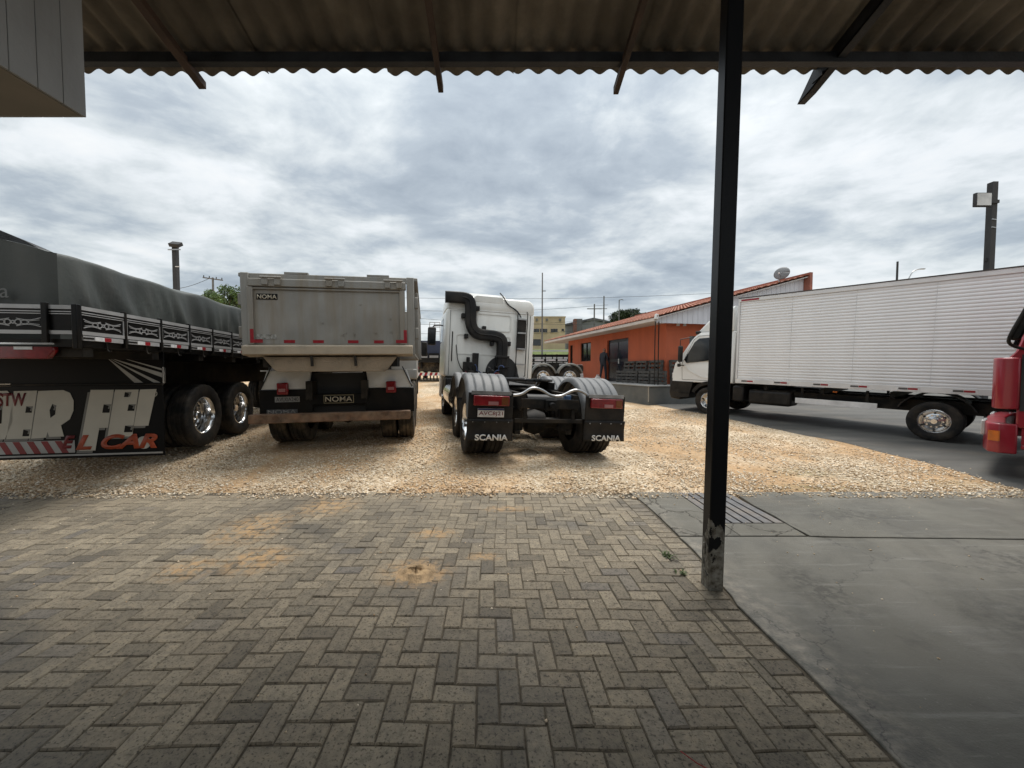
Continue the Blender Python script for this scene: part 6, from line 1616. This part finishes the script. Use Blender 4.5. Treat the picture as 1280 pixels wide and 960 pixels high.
# ------------------------------------------------------------------ poles, lamps, wires
M_pole = mat('concrete_pole', (.16, .155, .15), .8, 0, .12, 2)
M_darkpole = mat('dark_pole', (.035, .035, .036), .7, 0, .15, 2, .2, 30)
def pole(name, px, pyt, Y, r, lab, cat='pole', taper=.75, lean=0., m=None):
    p = at(px, pyt, Y); zg = gz(p.x, p.y) - .3
    root = thing(name, lab, cat, (p.x, p.y, zg))
    MB().cyl((0, 0, 0), (lean, 0, p.z - zg), r, r * taper, 10).build('shaft', m or M_pole, root, smooth=True)
    return root, p.z - zg
def poles():
    # floodlight mast over the box truck
    p = at(1241, 228, 12.5); zg = gz(p.x, p.y); h = p.z - zg
    root = thing('floodlight_mast', 'square dark mast with a wide pale floodlight behind the white box truck', 'mast', (p.x, p.y, zg))
    MB().b(-.085, .085, -.085, .085, -.2, h).build('shaft', M_darkpole, root, bevel=.012)
    f_ = MB().b(-.80, -.30, -.24, -.14, h - .85, h - .42).build('floodlight', M_darkpole, root, bevel=.02); 
    MB().b(-.77, -.33, -.252, -.241, h - .82, h - .45).build('lens', mat('flood_lens', (.55, .56, .55), .3), f_)
    MB().b(.086, .22, -.02, .02, h - .62, h - .58).build('bracket', M_darkpole, root); MB().b(-.5, .07, -.139, -.086, h - .7, h - .6).build('bracket', M_darkpole, root)
    for z in (h - 1.2, h - 1.45): MB().box((-.02, -.098, z), (.14, .02, .03), (0, .15, 0)).build('clamp', M_steel, root)
    MB().b(-.14, -.086, -.02, .02, h - 2.5, h - 2.4).build('clamp', M_darkpole, root)
    # floodlight pole behind the tarpaulin
    p = at(219, 306, 15); zg = gz(p.x, p.y); h = p.z - zg
    root = thing('floodlight_pole', 'dark pole with a tilted floodlight rising behind the grey tarpaulin', 'mast', (p.x, p.y, zg))
    MB().b(-.08, .08, -.08, .08, -.2, h).build('shaft', M_darkpole, root, bevel=.012)
    o = MB().box((.1, -.1, h - .02), (.38, .26, .14), (R(35), R(6), 0)).build('floodlight', M_darkpole, root, bevel=.02)
    MB().b(-.18, .3, -.14, -.11, h - .24, h - .20).build('bracket', M_steel, root); MB().b(.08, .25, -.13, -.11, h - .88, h - .85).build('bracket', M_letter, root)
    # utility poles
    root, h = pole('utility_pole', 266, 347, 45, .14, 'concrete utility pole with one crossarm beyond the round tree')
    MB().box((0, 0, h - .15), (2.3, .12, .12), (0, R(8), 0)).build('crossarm', M_pole, root)
    for x in (-1.05, -.4, .4, 1.05): MB().cyl((x, 0, h - .08 - x * .14), (x, 0, h + .12 - x * .14), .05, n=8).build('insulator', M_darkpole, root)
    root, h = pole('lamp_pole', 678, 341, 40, .10, 'tall slim grey pole standing in front of the yellow building', taper=.6)
    MB().b(-.03, .35, -.03, .03, h - 1.9, h - 1.82).build('bracket', M_pole, root)
    root, h = pole('utility_pole', 743, 380, 75, .17, 'utility pole with low crossarms behind the grey warehouse')
    for z in (h - 3.2, h - 1.0): MB().b(-1.4, 1.4, -.08, .08, z, z + .15).build('crossarm', M_pole, root)
    root, h = pole('utility_pole', 755, 370, 72, .15, 'tallest bare utility pole behind the grey warehouse')
    MB().b(-.6, .6, -.06, .06, h - 2.4, h - 2.3).build('crossarm', M_pole, root)
    root, h = pole('street_lamp', 774, 375, 74, .12, 'thin street lamp pole in front of the dark tree crown', 'street lamp')
    MB().tube([(0, 0, h), (.5, 0, h + .1), (.8, 0, h)], .07, 6).build('lamp_arm', M_pole, root)
    root, h = pole('utility_pole', 1122, 327, 34, .10, 'short dark pole end showing above the box truck roof', m=M_darkpole)
    root, h = pole('street_lamp', 1136, 348, 40, .07, 'curved-arm street lamp above the box truck roof', 'street lamp')
    MB().tube(smooth_path([(0, 0, h), (.35, 0, h + .7), (.9, 0, h + .95), (1.3, 0, h + .95)], .3, 4), .05, 6).build('lamp_arm', M_steel, root, smooth=True)
    MB().box((1.35, 0, h + .97), (.5, .2, .1)).build('lamp_head', M_steel, root, bevel=.03)
    # overhead wires
    for (a, b_, nm) in (((505, 405, 60), (770, 398, 72), 'lowest overhead wire crossing behind the tractor cab'), ((505, 388, 60), (760, 381, 72), 'middle overhead wire crossing behind the tractor cab'),
                        ((500, 396, 60), (745, 405, 75), 'overhead wire drooping to the low crossarms'), ((480, 372, 60), (905, 366, 72), 'highest overhead wire crossing behind the slim grey pole'), ((190, 360, 45), (262, 348, 45), 'overhead wire reaching the crossarm pole'), ((525, 417, 60), (745, 411, 75), 'faint overhead wire just above the yellow building')):
        A, B = at(*a), at(*b_); pts = [A.lerp(B, i / 16) - Vector((0, 0, 1.6 * math.sin(math.pi * i / 16) * .35)) for i in range(17)]
        tag(MB().tube(pts, .026, 5).build('overhead_wire', M_darkpole), nm, 'wire')
poles()

# ------------------------------------------------------------------ far buildings
def far_buildings():
    my = mat('yellow_render', (.50, .40, .26), .85, 0, .08, .3, dirt=(.38, .29, .18), dirt_amt=.6, dscale=.3, streak=True)
    Y = 78; A = at(560, 397, Y); B = at(706.5, 397, Y); top = A.z; zb = 5.0
    root = thing('yellow_building', 'plain yellow block with a row of small dark windows beyond the grassy bank', 'building', (A.x, Y, zb - .4)); h = top - zb + .4
    wd = B.x - A.x
    MB().b(0, wd, 0, 14, 0, h).build('wall', my, root)
    MB().b(-.1, wd + .1, -.1, 14.1, h + .001, h + .25).build('parapet', my, root)
    def W_(px0, px1, py0, py1, nm='window'):
        a, b = at(px0, py0, Y), at(px1, py1, Y)
        w_ = MB().b(a.x - A.x, b.x - A.x, -.06, -.004, b.z - zb + .4, a.z - zb + .4).build(nm, M_glass, root)
        if nm == 'window':
            MB().b((a.x + b.x) / 2 - A.x - .05, (a.x + b.x) / 2 - A.x + .05, -.09, -.061, b.z - zb + .4, a.z - zb + .4).build('mullion', M_chassis, w_)
            MB().b(a.x - A.x - .1, b.x - A.x + .1, -.14, -.004, b.z - zb + .3, b.z - zb + .398).build('sill', my, w_)
    for x0, x1 in ((565, 573), (580, 589), (600, 609), (620, 629), (640, 650), (665, 674), (675, 684), (688.5, 697)): W_(x0, x1, 411, 415.5)
    W_(702, 705, 411, 414); W_(666, 676, 424, 432, 'garage_door')
    for px in (671, 683.5, 700): 
        a = at(px, 399, Y); MB().b(a.x - A.x - .2, a.x - A.x + .2, -.25, -.004, a.z - zb, a.z - zb + .5).build('spout', M_pole, root)
    mg = mat('grey_sheet', (.22, .22, .22), .7, 0, .1, .3); Y = 92
    A = at(708, 405, Y); B = at(757, 404, Y); C = at(741, 400, Y); E = at(713, 404.5, Y); zb = 4.5
    root = thing('grey_warehouse', 'low grey warehouse with a shallow gabled roof beside the yellow block', 'building', (A.x, Y, zb))
    pr = [(0, 0), (B.x - A.x + 4, 0), (B.x - A.x + 4, B.z - zb - .6), (C.x - A.x, C.z - zb), (0, A.z - zb - .4)]
    MB().prism(pr, 'Y', 0, 20).build('wall', mg, root)
    MB().prism([(-.4, A.z - zb - .4), (C.x - A.x, C.z - zb + .05), (B.x - A.x + 4.4, B.z - zb - .6), (B.x - A.x + 4.4, B.z - zb - .2), (C.x - A.x, C.z - zb + .5), (-.4, A.z - zb)], 'Y', -.5, 20.5).build('roof', mat('dark_sheet', (.09, .09, .095), .6), root)
    for k in range(4):
        a = at(711 + k * 2.0, 410, Y); MB().b(a.x - A.x, a.x - A.x + .3, -.05, -.004, 1, 5.5).build('panel_rib', M_pole, root)
    a = at(717, 399, Y - 2); b = at(727, 414, Y - 2)
    root = thing('brick_chimney_block', 'upright red-brown and grey block standing in front of the warehouse', 'building', (a.x, Y - 2, zb))
    MB().b(0, .6, -.8, .8, 0, a.z - zb).build('brick_pier', mat('red_brown', (.19, .085, .06), .8), root); MB().b(.601, b.x - a.x, -.8, .8, 0, a.z - zb).build('grey_panel', mat('mid_grey', (.12, .12, .12), .7), root)
    # wire cage seen above the far flatbed
    p = at(537, 403, 50); q = at(550, 413, 50)
    root = thing('rooftop_cage', 'thin metal lattice frame showing between the tipper and the tractor cab', 'frame', (p.x, 50, gz(p.x, 50)))
    hz = p.z - gz(p.x, 50); w_ = q.x - p.x
    for x in (0, w_ / 2, w_): MB().b(x - .04, x + .04, -.04, .04, 0, hz).build('upright', M_steel, root)
    for z in (hz, hz - .6, hz - 1.2): MB().b(-.04, w_ + .04, -.045, .045, z - .04, z + .04).build('rail', M_steel, root)
far_buildings()

# ------------------------------------------------------------------ trees
def tree(px, py, Y, rx, rz, lab, seed, dark=1.):
    p = at(px, py, Y); zg = gz(p.x, Y) - .3; rr = random.Random(seed)
    root = thing('tree', lab, 'tree', (p.x, Y, zg)); hc = p.z - zg
    mb = MB(); mb.tube([(0, 0, 0), (.1, 0, hc * .3), (0, .1, hc * .6), (.1, 0, hc)], [.28, .22, .16, .06], 8)
    tips = []
    for k in range(9):
        a = rr.uniform(0, 6.28); e = rr.uniform(.1, 1.2); l = rr.uniform(.5, .9)
        t = Vector((math.cos(a) * math.cos(e) * rx * l, math.sin(a) * math.cos(e) * rx * l, hc - rz * .3 + math.sin(e) * rz * l))
        mb.tube([(0, 0, hc * rr.uniform(.45, .8)), tuple(t * .6 + Vector((0, 0, hc * .25))), tuple(t)], [.1, .06, .02], 6); tips.append(t)
    mb.build('trunk', mat('bark', (.07, .055, .04), .9, 0, .2, 8), root)
    cl = []
    for k in range(46):
        while True:
            v = Vector((rr.uniform(-1, 1), rr.uniform(-1, 1), rr.uniform(-.8, 1)))
            if .45 < v.length < 1: break
        cl.append((Vector((v.x * rx, v.y * rx, hc + v.z * rz)), rr.uniform(.16, .30) * rx))
    vs = []; fs = []
    for c, r_ in cl:
        for q in range(240):
            d = Vector((rr.gauss(0, 1), rr.gauss(0, 1), rr.gauss(0, .8))).normalized() * r_ * rr.uniform(.5, 1.05)
            s = rr.uniform(.06, .13) * (1 if rx < 3 else 1.5); n = Vector((rr.gauss(0, 1), rr.gauss(0, 1), rr.gauss(0, 1))).normalized(); t = n.orthogonal().normalized(); b = n.cross(t); o = c + d
            i = len(vs); vs += [o - t * s, o + b * s * .6, o + t * s, o - b * s * .6]; fs.append((i, i + 1, i + 2, i + 3))
    mbb = MB(); mbb.v = vs; mbb.f = fs
    me = bpy.data.meshes.new('crown'); me.from_pydata([tuple(v) for v in vs], [], fs)
    m = mat('leaf_%d' % seed, (.07 * dark, .115 * dark, .03 * dark), .6, 0, .45, 1.2)
    meshobj('crown', me, m, root)
tree(282, 377, 38, 2.2, 1.3, 'round bright green tree crown beyond the tarpaulin truck', 4, 1.3)
tree(787, 396, 80, 3.6, 1.1, 'dark flat-topped tree crown above the tiled roof', 9, .45)
